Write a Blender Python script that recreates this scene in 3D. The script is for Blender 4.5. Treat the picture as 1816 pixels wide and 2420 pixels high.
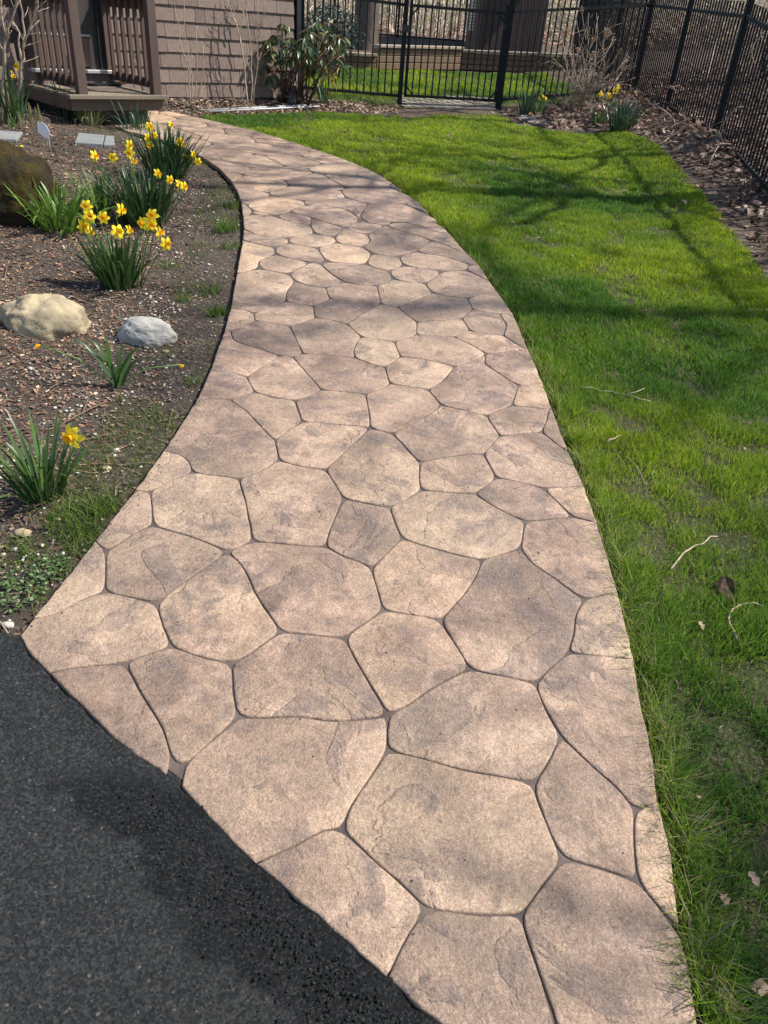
import bpy, math, random
import numpy as np
from mathutils import Vector, Matrix, noise as mnoise

for o in list(bpy.data.objects): bpy.data.objects.remove(o, do_unlink=True)
scene = bpy.context.scene
col = scene.collection
random.seed(7); rng = np.random.default_rng(7)

# ------------------------------------------------------------------ camera
W, H, F, VP, EYE = 1816, 2420, 1818.0, (675.0, 4065.0), 1.5
_d = np.array([VP[0]-W/2, VP[1]-H/2, F]); _d /= np.linalg.norm(_d)
_up = -_d
_fw = np.array([0, 0, 1.0]); _fw = _fw - _fw.dot(_up)*_up; _fw /= np.linalg.norm(_fw)
_rt = np.cross(_fw, _up)
CM = np.stack([_rt, _fw, _up])
CAM = np.array([0, 0, EYE])
cd = bpy.data.cameras.new('camera'); cam = bpy.data.objects.new('camera', cd); col.objects.link(cam)
R = np.stack([CM[:, 0], -CM[:, 1], -CM[:, 2]], axis=1)
m4 = Matrix.Identity(4)
for i in range(3):
    for j in range(3): m4[i][j] = R[i, j]
m4[2][3] = EYE
cam.matrix_world = m4
cd.sensor_fit = 'VERTICAL'; cd.sensor_height = 36.0; cd.sensor_width = 27.0
cd.lens = 36.0*F/H; cd.clip_start = 0.05; cd.clip_end = 400
scene.camera = cam

# ------------------------------------------------------------------ light
SUN_AZ, SUN_EL = math.radians(80), math.radians(50)
world = bpy.data.worlds.new('World'); scene.world = world; world.use_nodes = True
nt = world.node_tree; nt.nodes.clear()
sky = nt.nodes.new('ShaderNodeTexSky'); sky.sky_type = 'NISHITA'; sky.sun_disc = False
sky.sun_elevation = SUN_EL; sky.sun_rotation = SUN_AZ
bg = nt.nodes.new('ShaderNodeBackground'); bg.inputs[1].default_value = 0.115
wo = nt.nodes.new('ShaderNodeOutputWorld')
nt.links.new(sky.outputs[0], bg.inputs[0]); nt.links.new(bg.outputs[0], wo.inputs[0])
sd = bpy.data.lights.new('sun', 'SUN'); sd.energy = 4.8; sd.angle = math.radians(0.53); sd.color = (1, .95, .87)
so = bpy.data.objects.new('sun', sd); col.objects.link(so)
SDIR = Vector((math.sin(SUN_AZ)*math.cos(SUN_EL), math.cos(SUN_AZ)*math.cos(SUN_EL), math.sin(SUN_EL)))
so.rotation_euler = SDIR.to_track_quat('Z', 'Y').to_euler(); so.location = (8, 4, 12)
vs = scene.view_settings
vs.view_transform = 'Standard'; vs.look = 'None'; vs.gamma = 1; vs.use_curve_mapping = False; vs.exposure = 0.80
scene.render.engine = 'CYCLES'
scene.render.resolution_x = 768; scene.render.resolution_y = 1024

TREES = [(12.4, 6.2, 17, .17, 21, 'tall bare tree deepest on the bank'), (7.2, 1.9, 7.2, .12, 11, 'low bare tree nearest the driveway, out on the bank'), (7.9, 3.0, 7.0, .12, 18, 'low twiggy bare tree beside the near lawn'), (9.4, 8.6, 11, .17, 12, 'bare tree deep on the bank near the bright lawn'), (5.9, 8.2, 10, .14, 13, 'bare tree close behind the long fence'), (6.3, 10.0, 9.5, .12, 14, 'slim bare tree behind the long fence'), (6.4, 12.4, 9.5, .15, 16, 'bare tree on the bank level with the gate'), (5.8, 15.0, 9, .16, 17, 'bare tree behind the fence corner')]
# ------------------------------------------------------------------ ground shape and pixel rays
SL = 0.045
def gz(x, y):
    x = np.asarray(x, float); y = np.asarray(y, float)
    z = SL*np.clip(y, -6, 19)
    z = z + np.where(y > 19, 0.045*(np.clip(y, 19, 70)-19), 0)
    q = np.clip(x-1.0, 0, 2.6); t = np.clip((y-6.2)/3.4, 0, 1); t = t*t*(3-2*t)
    z = z + t*.036*q*q + np.where(x > 3.6, .10*(np.clip(x, 3.6, 30)-3.6), 0)
    return z
def gzf(x, y):
    z = SL*min(max(y, -6), 19)
    if y > 19: z += 0.045*(min(y, 70)-19)
    q = min(max(x-1.0, 0), 2.6); t = min(max((y-6.2)/3.4, 0), 1); t = t*t*(3-2*t); z += t*.036*q*q
    if x > 3.6: z += .10*(min(x, 30)-3.6)
    return z
def ray(px, py): return CM @ np.array([px-W/2, py-H/2, F])
def G(px, py, off=0.0):
    """where the ray of photo pixel (px, py) meets the ground raised by off"""
    r = ray(px, py); lo, hi = 0.0, 40.0/np.linalg.norm(r[:2])
    for _ in range(46):
        t = .5*(lo+hi); p = CAM+r*t
        if p[2] > gzf(p[0], p[1])+off: lo = t
        else: hi = t
    p = CAM+r*lo
    return np.array([p[0], p[1], p[2]])
def atY(px, py, Y):
    r = ray(px, py); return CAM+r*(Y/r[1])
def atZ(px, py, Z):
    r = ray(px, py); return CAM+r*((Z-EYE)/r[2])
SOIL = -0.05

# value noise in numpy
def _hash(ix, iy, s):
    n = (ix.astype(np.int64)*374761393 + iy.astype(np.int64)*668265263 + s*1274126177) & 0x7fffffff
    n = ((n ^ (n >> 13))*1274126177) & 0x7fffffff
    return ((n ^ (n >> 16)) & 0xffff)/65535.0
def vnoise(x, y, sc, seed=0, octv=3):
    x = np.asarray(x, float)*sc; y = np.asarray(y, float)*sc; out = 0; amp = .5; tot = 0
    for o in range(octv):
        ix = np.floor(x); iy = np.floor(y); fx = x-ix; fy = y-iy
        fx = fx*fx*(3-2*fx); fy = fy*fy*(3-2*fy)
        a = _hash(ix, iy, seed+o); b = _hash(ix+1, iy, seed+o); c = _hash(ix, iy+1, seed+o); d = _hash(ix+1, iy+1, seed+o)
        out = out + amp*((a*(1-fx)+b*fx)*(1-fy)+(c*(1-fx)+d*fx)*fy); tot += amp; amp *= .5; x = x*2.03+17; y = y*2.03+9
    return out/tot
def inpoly(x, y, P):
    x = np.asarray(x); y = np.asarray(y); r = np.zeros(x.shape, bool); n = len(P)
    for i in range(n):
        x0, y0 = P[i][0], P[i][1]; x1, y1 = P[(i+1) % n][0], P[(i+1) % n][1]
        if y0 == y1: continue
        c = ((y0 > y) != (y1 > y)) & (x < (x1-x0)*(y-y0)/(y1-y0)+x0)
        r ^= c
    return r
def polydist(x, y, L):
    x = np.asarray(x, float); y = np.asarray(y, float); d = np.full(x.shape, 1e9)
    for (x0, y0), (x1, y1) in zip(L[:-1], L[1:]):
        dx, dy = x1-x0, y1-y0; l = dx*dx+dy*dy+1e-12
        t = np.clip(((x-x0)*dx+(y-y0)*dy)/l, 0, 1)
        d = np.minimum(d, np.hypot(x-x0-t*dx, y-y0-t*dy))
    return d

# ------------------------------------------------------------------ materials
MATS = {}
class NT:
    def __init__(s, name):
        s.m = bpy.data.materials.new(name); s.m.use_nodes = True; s.t = s.m.node_tree
        s.b = s.t.nodes['Principled BSDF']; s.o = s.t.nodes['Material Output']
    def n(s, k, **kw):
        a = s.t.nodes.new(k)
        for q, v in kw.items(): setattr(a, q, v)
        return a
    def l(s, a, b): s.t.links.new(a, b)
    def pos(s): return s.n('ShaderNodeNewGeometry').outputs['Position']
    def objc(s): return s.n('ShaderNodeTexCoord').outputs['Object']
    def noise(s, co, scale, detail=4, rough=.55, dist=0):
        a = s.n('ShaderNodeTexNoise'); a.inputs['Scale'].default_value = scale; a.inputs['Detail'].default_value = detail
        a.inputs['Roughness'].default_value = rough; a.inputs['Distortion'].default_value = dist
        if co is not None: s.l(co, a.inputs['Vector'])
        return a.outputs['Fac']
    def vor(s, co, scale, feature='F1', out='Distance', rand=1):
        a = s.n('ShaderNodeTexVoronoi', feature=feature); a.inputs['Scale'].default_value = scale
        a.inputs['Randomness'].default_value = rand
        s.l(co, a.inputs['Vector']); return a.outputs[out]
    def ramp(s, fac, stops, interp='LINEAR'):
        a = s.n('ShaderNodeValToRGB'); a.color_ramp.interpolation = interp; e = a.color_ramp.elements
        while len(e) < len(stops): e.new(.5)
        for i, (p, c) in enumerate(stops):
            e[i].position = p; e[i].color = (c, c, c, 1) if isinstance(c, (int, float)) else (*c, 1)
        s.l(fac, a.inputs[0]); return a.outputs[0]
    def mix(s, f, a, b, mode='MIX'):
        x = s.n('ShaderNodeMix', data_type='RGBA', blend_type=mode); x.clamp_factor = True
        for v, i in ((f, 0), (a, 6), (b, 7)):
            if isinstance(v, (int, float)): x.inputs[i].default_value = v if i == 0 else (v, v, v, 1)
            elif isinstance(v, tuple): x.inputs[i].default_value = (*v, 1)
            else: s.l(v, x.inputs[i])
        return x.outputs[2]
    def math(s, op, a, b=None):
        x = s.n('ShaderNodeMath', operation=op)
        for i, v in enumerate((a, b)):
            if v is None: continue
            if isinstance(v, (int, float)): x.inputs[i].default_value = v
            else: s.l(v, x.inputs[i])
        return x.outputs[0]
    def bump(s, h, strength=.3, dist=.01, prev=None):
        x = s.n('ShaderNodeBump'); x.inputs['Strength'].default_value = strength; x.inputs['Distance'].default_value = dist
        s.l(h, x.inputs['Height'])
        if prev is not None: s.l(prev, x.inputs['Normal'])
        return x.outputs[0]
    def fin(s, colr, rough=.7, normal=None, spec=.4, metal=0):
        if isinstance(colr, tuple): s.b.inputs['Base Color'].default_value = (*colr, 1)
        else: s.l(colr, s.b.inputs['Base Color'])
        if isinstance(rough, (int, float)): s.b.inputs['Roughness'].default_value = rough
        else: s.l(rough, s.b.inputs['Roughness'])
        s.b.inputs['Specular IOR Level'].default_value = spec; s.b.inputs['Metallic'].default_value = metal
        if normal is not None: s.l(normal, s.b.inputs['Normal'])
        MATS[s.m.name] = s.m; return s.m
    def translucent(s, colr, f):
        tr = s.n('ShaderNodeBsdfTranslucent')
        if isinstance(colr, tuple): tr.inputs[0].default_value = (*colr, 1)
        else: s.l(colr, tr.inputs[0])
        mx = s.n('ShaderNodeMixShader'); mx.inputs[0].default_value = f
        s.l(s.b.outputs[0], mx.inputs[1]); s.l(tr.outputs[0], mx.inputs[2]); s.l(mx.outputs[0], s.o.inputs[0])
def simple(name, c1, c2=None, scale=20, rough=.7, bump=.2, bscale=60, spec=.4, metal=0, stretch=None, trans=0, wear=None):
    s = NT(name); co = s.objc()
    if stretch:
        mp = s.n('ShaderNodeMapping'); mp.inputs['Scale'].default_value = stretch; s.l(co, mp.inputs[0]); co = mp.outputs[0]
    c2 = c2 or tuple(v*.7 for v in c1)
    cc = s.mix(s.ramp(s.noise(co, scale, 5, .6), [(.3, 0.0), (.7, 1.0)]), c1, c2)
    rnd = s.n('ShaderNodeObjectInfo').outputs['Random']
    cc = s.mix(1.0, cc, s.ramp(rnd, [(0, .82), (1, 1.15)]), 'MULTIPLY')
    nm = s.bump(s.noise(co, bscale, 4, .6), bump, .01) if bump else None
    s.fin(cc, rough, nm, spec, metal)
    if trans: s.translucent(cc, trans)
    return s.m
def attrmat(name, rough=.6, trans=0, spec=.35, bump=0, bscale=200):
    s = NT(name); a = s.n('ShaderNodeAttribute'); a.attribute_name = 'col'
    nm = s.bump(s.noise(s.pos(), bscale, 3), bump, .004) if bump else None
    s.fin(a.outputs['Color'], rough, nm, spec)
    if trans: s.translucent(a.outputs['Color'], trans)
    return s.m

def stone_mat():
    s = NT('stamped_stone'); p = s.pos()
    rnd = s.n('ShaderNodeObjectInfo').outputs['Random']
    off = s.n('ShaderNodeCombineXYZ'); s.l(s.math('MULTIPLY', rnd, 37.0), off.inputs[2])
    va = s.n('ShaderNodeVectorMath', operation='ADD'); s.l(p, va.inputs[0]); s.l(off.outputs[0], va.inputs[1]); q = va.outputs[0]
    a = s.noise(q, 3.2, 6, .62, .5); b = s.noise(q, 9, 6, .65, .8); c = s.noise(p, 60, 4, .7); g = s.noise(p, 420, 2, .6)
    led = s.ramp(s.noise(q, 3.6, 4, .5, 1.4), [(.55, 0.0), (.565, 1.0)])
    led2 = s.ramp(s.noise(q, 6.5, 5, .55, 1.0), [(.62, 0.0), (.635, 1.0)])
    base = s.ramp(a, [(.32, (.125, .092, .078)), (.44, (.225, .162, .125)), (.55, (.315, .230, .175)), (.67, (.43, .325, .245))])
    base = s.mix(s.ramp(b, [(.50, 0.0), (.66, .8)]), base, (.150, .118, .106))
    base = s.mix(s.ramp(s.noise(q, 5.5, 5, .65, .4), [(.52, 0.0), (.70, .8)]), base, (.465, .338, .268))
    base = s.mix(s.ramp(s.noise(p, 1.3, 2), [(.42, 0.0), (.65, .5)]), base, (.445, .340, .245))
    base = s.mix(s.math('MULTIPLY', led, s.ramp(b, [(.4, .15), (.6, .65)])), base, (.155, .122, .112))
    base = s.mix(s.ramp(s.noise(p, 2.1, 6, .7, .6), [(.58, 0.0), (.70, .5)]), base, (.15, .118, .106))
    base = s.mix(s.ramp(s.noise(q, 1.9, 5, .7, 1.0), [(.55, 0.0), (.68, .55)]), base, (.165, .122, .10))
    base = s.mix(.55, base, s.ramp(c, [(.3, .6), (.7, 1.35)]), 'MULTIPLY')
    base = s.mix(.6, base, s.ramp(s.noise(p, 170, 3, .7), [(.3, .55), (.7, 1.42)]), 'MULTIPLY')
    base = s.mix(.7, base, s.ramp(g, [(.3, .5), (.7, 1.45)]), 'MULTIPLY')
    base = s.mix(1.0, base, s.ramp(rnd, [(0, (.80, .79, .80)), (.35, (1.0, .96, .95)), (.7, (1.04, 1.03, 1.0)), (1, (1.22, 1.16, 1.08))]), 'MULTIPLY')
    base = s.mix(1.0, base, (.97, .945, .905), 'MULTIPLY')
    pits = s.ramp(s.vor(p, 38), [(.02, 0.0), (.05, 1.0)])
    base = s.mix(.6, base, pits, 'MULTIPLY')
    n1 = s.bump(s.noise(p, 7, 5, .6), .5, .03)
    n2 = s.bump(s.math('ADD', led, s.math('MULTIPLY', led2, .7)), .5, .006, n1)
    n3 = s.bump(s.noise(p, 130, 5, .7), .7, .007, n2)
    n4 = s.bump(pits, .3, .004, n3)
    return s.fin(base, s.ramp(a, [(.3, .55), (.7, .8)]), n4, .32)
def groove_mat():
    s = NT('joint_concrete'); p = s.pos()
    c = s.mix(s.ramp(s.noise(p, 14, 5), [(.3, 0.0), (.7, 1.0)]), (.058, .044, .038), (.135, .102, .088))
    c = s.mix(.4, c, s.ramp(s.noise(p, 260, 2), [(.3, .6), (.7, 1.3)]), 'MULTIPLY')
    return s.fin(c, .75, s.bump(s.noise(p, 110, 4), .5, .006), .25)
def asphalt_mat():
    s = NT('asphalt'); p = s.pos()
    at = s.n('ShaderNodeAttribute'); at.attribute_name = 'fresh'; fr = at.outputs['Fac']
    v = s.vor(p, 210, out='Color'); sep = s.n('ShaderNodeSeparateColor'); s.l(v, sep.inputs[0])
    old = s.ramp(sep.outputs[0], [(0, (.014, .014, .0135)), (.5, (.033, .0325, .0315)), (.93, (.058, .057, .055)), (.99, (.075, .072, .068)), (1, (.17, .16, .15))])
    v2 = s.noise(p, 150, 4, .75)
    new = s.ramp(v2, [(.36, (.003, .003, .003)), (.52, (.010, .010, .0098)), (.66, (.062, .060, .058))])
    c = s.mix(fr, old, new)
    c = s.mix(.5, c, s.ramp(s.noise(p, 7, 4), [(.3, .75), (.7, 1.25)]), 'MULTIPLY')
    n = s.bump(s.noise(p, 110, 5, .75), 1.0, .018)
    n = s.bump(s.noise(p, 330, 3), .6, .004, n)
    return s.fin(c, s.ramp(sep.outputs[1], [(0, .6), (1, .9)]), n, .22)
def soil_mat(name, c1, c2, c3):
    s = NT(name); p = s.pos()
    c = s.mix(s.ramp(s.noise(p, 2.5, 5, .6), [(.35, 0.0), (.65, 1.0)]), c1, c2)
    v = s.vor(p, 110, out='Color'); sep = s.n('ShaderNodeSeparateColor'); s.l(v, sep.inputs[0])
    c = s.mix(s.ramp(sep.outputs[0], [(.80, 0.0), (.95, .8)]), c, c3)
    c = s.mix(.6, c, s.ramp(s.noise(p, 90, 4, .7), [(.3, .5), (.7, 1.4)]), 'MULTIPLY')
    n = s.bump(s.noise(p, 45, 6, .7), .9, .02); n = s.bump(s.vor(p, 110), .4, .006, n)
    return s.fin(c, .9, n, .2)
stone_mat(); groove_mat(); asphalt_mat()
soil_mat('bed_soil', (.045, .036, .029), (.075, .058, .045), (.19, .16, .125))
soil_mat('lawn_soil', (.040, .050, .016), (.060, .058, .026), (.12, .11, .06))
soil_mat('forest_soil', (.060, .043, .033), (.105, .074, .054), (.24, .18, .135))
simple('far_twig', (.62, .54, .41), (.42, .36, .27), 3, .85, .2, 40, .2)
attrmat('grass_blade', .5, .48, .25); attrmat('mulch', .85, 0, .2); attrmat('dead_leaf', .75, .2, .25); attrmat('pebble', .7, 0, .35, .3, 150)
attrmat('strap_leaf', .38, .25, .45); attrmat('asphalt_crumb', .85, 0, .12)
simple('shingle_wood', (.255, .192, .160), (.145, .108, .092), 9, .8, .6, 40, .15, stretch=(3, 6, .5))
simple('trim_wood', (.105, .068, .054), (.075, .048, .04), 12, .55, .3, 60, .4, stretch=(14, 14, 1.5))
simple('deck_wood', (.24, .19, .135), (.145, .118, .09), 12, .75, .5, 60, .3, stretch=(2, 20, 8))
simple('skirt_wood', (.165, .112, .082), (.105, .073, .056), 8, .7, .4, 60, .3, stretch=(2, 8, 14))
simple('door_paint', (.060, .050, .046), (.045, .04, .038), 10, .45, .15, 60, .5)
simple('black_trim', (.018, .018, .020), (.012, .012, .014), 20, .4, .1, 60, .5)
simple('aluminium', (.62, .61, .58), (.48, .47, .45), 30, .35, .15, 90, .5, metal=.6)
simple('fence_black', (.006, .0065, .008), (.010, .011, .013), 40, .6, .12, 120, .25)
simple('timber', (.24, .165, .105), (.15, .10, .066), 6, .85, .6, 40, .2, stretch=(1.5, 12, 16))
simple('timber_cap', (.40, .33, .25), (.28, .22, .17), 6, .85, .5, 40, .2, stretch=(1.5, 12, 16))
simple('shed_board', (.060, .044, .040), (.040, .030, .028), 6, .8, .4, 50, .2, stretch=(16, 16, 1.5))
simple('bark', (.155, .125, .098), (.062, .05, .042), 5, .95, 1.0, 22, .15, stretch=(6, 6, 1.2))
simple('twig_pale', (.46, .37, .27), (.26, .20, .15), 14, .8, .3, 90, .25)
simple('twig_brown', (.15, .10, .068), (.085, .06, .045), 14, .85, .3, 90, .2)
simple('boulder_tan', (.43, .345, .215), (.20, .168, .115), 9, .9, 1.0, 22, .2)
simple('petal_yellow', (.92, .70, .02), (.94, .78, .05), 8, .5, .1, 80, .3, trans=.35)
simple('trumpet_orange', (.85, .42, .008), (.88, .52, .01), 12, .5, .2, 80, .3, trans=.3)
simple('stem_green', (.11, .20, .045), (.14, .24, .06), 10, .45, .1, 80, .4, trans=.1)
simple('rhodo_leaf', (.042, .082, .026), (.06, .105, .036), 8, .30, .15, 60, .55, trans=.15)
simple('rhodo_leaf_dull', (.12, .15, .05), (.17, .17, .07), 8, .4, .15, 60, .45, trans=.2)
simple('curled_leaf', (.42, .33, .22), (.26, .17, .10), 8, .7, .2, 60, .3, trans=.15)
simple('slate', (.20, .205, .20), (.15, .155, .15), 7, .8, .5, 40, .3)
simple('paver_brick', (.30, .26, .21), (.22, .19, .16), 9, .85, .4, 60, .2)
simple('tag_white', (.78, .78, .74), (.68, .68, .64), 30, .5, .05, 60, .4)
simple('pale_pebble', (.50, .46, .40), (.38, .34, .29), 30, .7, .3, 90, .3)
simple('pink_petal', (.75, .26, .38), (.80, .38, .48), 14, .6, .1, 60, .3, trans=.3)
simple('dandelion', (.85, .70, .02), (.80, .60, .02), 40, .7, .4, 200, .2)
simple('pvc_white', (.62, .62, .60), (.50, .50, .48), 20, .4, .1, 60, .45)
simple('corrugated', (.055, .052, .05), (.09, .085, .08), 20, .5, .1, 60, .4)
simple('mat_black', (.018, .018, .018), (.03, .03, .03), 60, .95, .6, 250, .15)
simple('bark_chip', (.12, .07, .045), (.06, .038, .028), 20, .9, .8, 60, .2)
simple('orange_leaf', (.62, .17, .03), (.45, .11, .03), 20, .7, .2, 80, .3, trans=.2)
simple('dry_leaf', (.36, .27, .20), (.22, .15, .11), 12, .8, .3, 80, .25, trans=.15)
simple('roof_dark', (.05, .045, .045), (.03, .028, .028), 30, .9, .5, 60, .2)
def moss_mat():
    s = NT('boulder_moss'); p = s.objc()
    c = s.mix(s.ramp(s.noise(p, 6, 6, .7), [(.42, 0.0), (.60, 1.0)]), (.050, .038, .030), (.095, .070, .022))
    c = s.mix(s.ramp(s.noise(p, 14, 5, .7), [(.5, 0.0), (.65, .7)]), c, (.06, .058, .02))
    n = s.bump(s.noise(p, 18, 6, .75), 1.0, .08); n = s.bump(s.noise(p, 70, 5, .75), 1.0, .03, n)
    s.fin(c, .95, n, .1)
def grey_mat():
    s = NT('boulder_grey'); p = s.objc()
    c = s.mix(s.ramp(s.noise(p, 9, 6, .65), [(.35, 0.0), (.65, 1.0)]), (.43, .405, .36), (.25, .237, .21))
    c = s.mix(s.ramp(s.noise(p, 20, 4, .6), [(.64, 0.0), (.68, .9)]), c, (.07, .07, .065))
    mp = s.n('ShaderNodeMapping'); mp.inputs['Scale'].default_value = (6, 6, 40); s.l(p, mp.inputs[0])
    n = s.bump(s.noise(mp.outputs[0], 3, 5, .6), .5, .02); n = s.bump(s.noise(p, 90, 4), .4, .006, n)
    s.fin(c, .8, n, .3)
moss_mat(); grey_mat()

# ------------------------------------------------------------------ mesh helpers
ORG = {}
def tag(o, label, cat, group=None):
    o['label'] = label; o['category'] = cat
    if group: o['group'] = group
    return o
def thing(name, loc, label, cat, group=None):
    o = bpy.data.objects.new(name, None); col.objects.link(o); o.location = loc; o.empty_display_size = .1
    ORG[o.name] = np.array(loc, float); return tag(o, label, cat, group)
def put(name, mesh, mat, parent=None, loc=None):
    o = bpy.data.objects.new(name, mesh); col.objects.link(o)
    if mat is not None and not mesh.materials: mesh.materials.append(MATS[mat])
    L = np.array(loc if loc is not None else (0, 0, 0), float)
    if parent is not None:
        o.parent = parent; o.location = L-ORG[parent.name]
    else: o.location = L
    ORG[o.name] = L
    return o
class MB:
    def __init__(s): s.v = []; s.f = []; s.c = []
    def add(s, V, Fc, c=None):
        o = len(s.v); s.v.extend([tuple(map(float, q)) for q in V]); s.f.extend([tuple(i+o for i in q) for q in Fc])
        if c is not None: s.c.extend([c]*len(V))
    def box(s, c, sz, ax=None):
        """ax: 3 unit axes as rows"""
        c = np.array(c, float); a = np.eye(3) if ax is None else np.array(ax, float); h = np.array(sz)/2
        V = [c+a[0]*h[0]*i+a[1]*h[1]*j+a[2]*h[2]*k for i in (-1, 1) for j in (-1, 1) for k in (-1, 1)]
        s.add(V, [(0, 1, 3, 2), (4, 6, 7, 5), (0, 4, 5, 1), (2, 3, 7, 6), (0, 2, 6, 4), (1, 5, 7, 3)])
    def bar(s, a, b, w, d=None, up=(0, 0, 1)):
        a = np.array(a, float); b = np.array(b, float); t = b-a; L = np.linalg.norm(t); t /= L; up = np.array(up, float)
        if abs(t.dot(up)) > .98: up = np.array((1., 0, 0))
        x = np.cross(up, t); x /= np.linalg.norm(x); y = np.cross(t, x)
        s.box((a+b)/2, (w, d or w, L), (x, y, t))
    def tube(s, P, rad, n=6, c=None, cap=True):
        P = [np.array(p, float) for p in P]; k = len(P)
        if isinstance(rad, (int, float)): rad = [rad]*k
        V = []; prev = None
        for i in range(k):
            t = P[min(i+1, k-1)]-P[max(i-1, 0)]; t /= (np.linalg.norm(t)+1e-9)
            u = np.array((0, 0, 1.)) if abs(t[2]) < .9 else np.array((1., 0, 0))
            if prev is not None: u = prev
            x = np.cross(t, u); x /= (np.linalg.norm(x)+1e-9); y = np.cross(x, t); prev = y
            for j in range(n):
                a = 2*math.pi*j/n; V.append(P[i]+(x*math.cos(a)+y*math.sin(a))*rad[i])
        Fc = [(i*n+j, i*n+(j+1) % n, (i+1)*n+(j+1) % n, (i+1)*n+j) for i in range(k-1) for j in range(n)]
        if cap: Fc += [tuple(range(n-1, -1, -1)), tuple((k-1)*n+j for j in range(n))]
        s.add(V, Fc, c)
    def strip(s, P, wid, side, c=None, fold=0.0, nrm=None):
        """a leaf: centre line P, widths, side vector; fold lifts the edges"""
        V = []; k = len(P); side = np.array(side, float)
        nn = np.array(nrm if nrm is not None else (0, 0, 1.), float)
        for p, w in zip(P, wid):
            p = np.array(p, float)
            V += [p-side*w+nn*w*fold, p, p+side*w+nn*w*fold]
        Fc = []
        for i in range(k-1):
            a = i*3; Fc += [(a, a+1, a+4, a+3), (a+1, a+2, a+5, a+4)]
        s.add(V, Fc, c)
    def mesh(s, name, org=(0, 0, 0), smooth=False):
        me = bpy.data.meshes.new(name); o = np.array(org, float)
        me.from_pydata([(q[0]-o[0], q[1]-o[1], q[2]-o[2]) for q in s.v], [], s.f)
        if s.c:
            a = me.color_attributes.new('col', 'FLOAT_COLOR', 'POINT')
            a.data.foreach_set('color', np.array([(*q, 1) for q in s.c], 'f').ravel())
        if smooth: me.polygons.foreach_set('use_smooth', [True]*len(me.polygons))
        me.update(); return me
    def build(s, name, mat, parent=None, loc=None, smooth=False, kind=None):
        L = loc if loc is not None else (ORG[parent.name] if parent is not None else (0, 0, 0))
        o = put(name, s.mesh(name, L, smooth), mat, parent, L)
        if kind: o['kind'] = kind
        return o
def bevel(o, w=.004, seg=2):
    b = o.modifiers.new('bevel', 'BEVEL'); b.width = w; b.segments = seg; b.limit_method = 'ANGLE'
def bigmesh(name, V, quads=None, tris=None, colr=None, smooth=False, attrs=None):
    me = bpy.data.meshes.new(name); V = np.asarray(V, 'f'); me.vertices.add(len(V)); me.vertices.foreach_set('co', V.ravel())
    nq = 0 if quads is None else len(quads); n3 = 0 if tris is None else len(tris)
    loops = []
    if nq: loops.append(np.asarray(quads, 'i').ravel())
    if n3: loops.append(np.asarray(tris, 'i').ravel())
    loops = np.concatenate(loops); me.loops.add(len(loops)); me.loops.foreach_set('vertex_index', loops)
    tot = np.concatenate([np.full(nq, 4, 'i'), np.full(n3, 3, 'i')]); st = np.concatenate([[0], np.cumsum(tot)[:-1]]).astype('i')
    me.polygons.add(nq+n3); me.polygons.foreach_set('loop_start', st); me.polygons.foreach_set('loop_total', tot)
    if smooth: me.polygons.foreach_set('use_smooth', np.ones(nq+n3, bool))
    if colr is not None:
        a = me.color_attributes.new('col', 'FLOAT_COLOR', 'POINT')
        a.data.foreach_set('color', np.concatenate([colr, np.ones((len(colr), 1))], 1).astype('f').ravel())
    for k, v in (attrs or {}).items():
        a = me.attributes.new(k, 'FLOAT', 'POINT'); a.data.foreach_set('value', np.asarray(v, 'f'))
    me.update(calc_edges=True); me.validate(); return me
def J(c, amt=.15):
    f = 1+random.uniform(-amt, amt); return tuple(min(1, max(0, v*f*(1+random.uniform(-amt*.3, amt*.3)))) for v in c)

# ------------------------------------------------------------------ walkway outline and stones (photo pixels on the path plane)
LEFT = [(48,1502),(78,1462),(225,1277),(320,1157),(387,1065),(430,1003),(467,942),(497,875),(520,822),(532,779),(545,728),(560,647),(567,600),(574,565),(577,541),(575,512),(570,476),(560,448),(545,425),(520,399),(490,378),(455,358),(425,344),(395,332),(350,320),(300,309),(257,291),(236,277),(180,266)]
RIGHT = [(395,261),(420,267),(460,276),(509,286),(552,297),(596,307),(640,320),(683,333),(727,347),(770,361),(815,377),(870,399),(905,418),(952,450),(987,477),(1014,502),(1063,552),(1101,596),(1131,624),(1158,665),(1183,700),(1213,742),(1248,825),(1283,905),(1303,963),(1345,1068),(1380,1147),(1412,1235),(1460,1397),(1478,1470),(1497,1555),(1520,1680),(1545,1795),(1556,1893),(1586,2020),(1612,2215),(1636,2320),(1648,2420),(1665,2520)]
DRIVE = [(48,1502),(75,1550),(118,1590),(165,1640),(210,1680),(260,1735),(325,1785),(380,1820),(430,1856),(480,1915),(605,2040),(700,2120),(770,2180),(850,2250),(915,2310),(1000,2385),(1045,2420),(1130,2505)]
N = {}
def nodes(txt):
    for t in txt.split():
        k, v = t.split('='); N[k] = tuple(float(q) for q in v.split(','))
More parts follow.
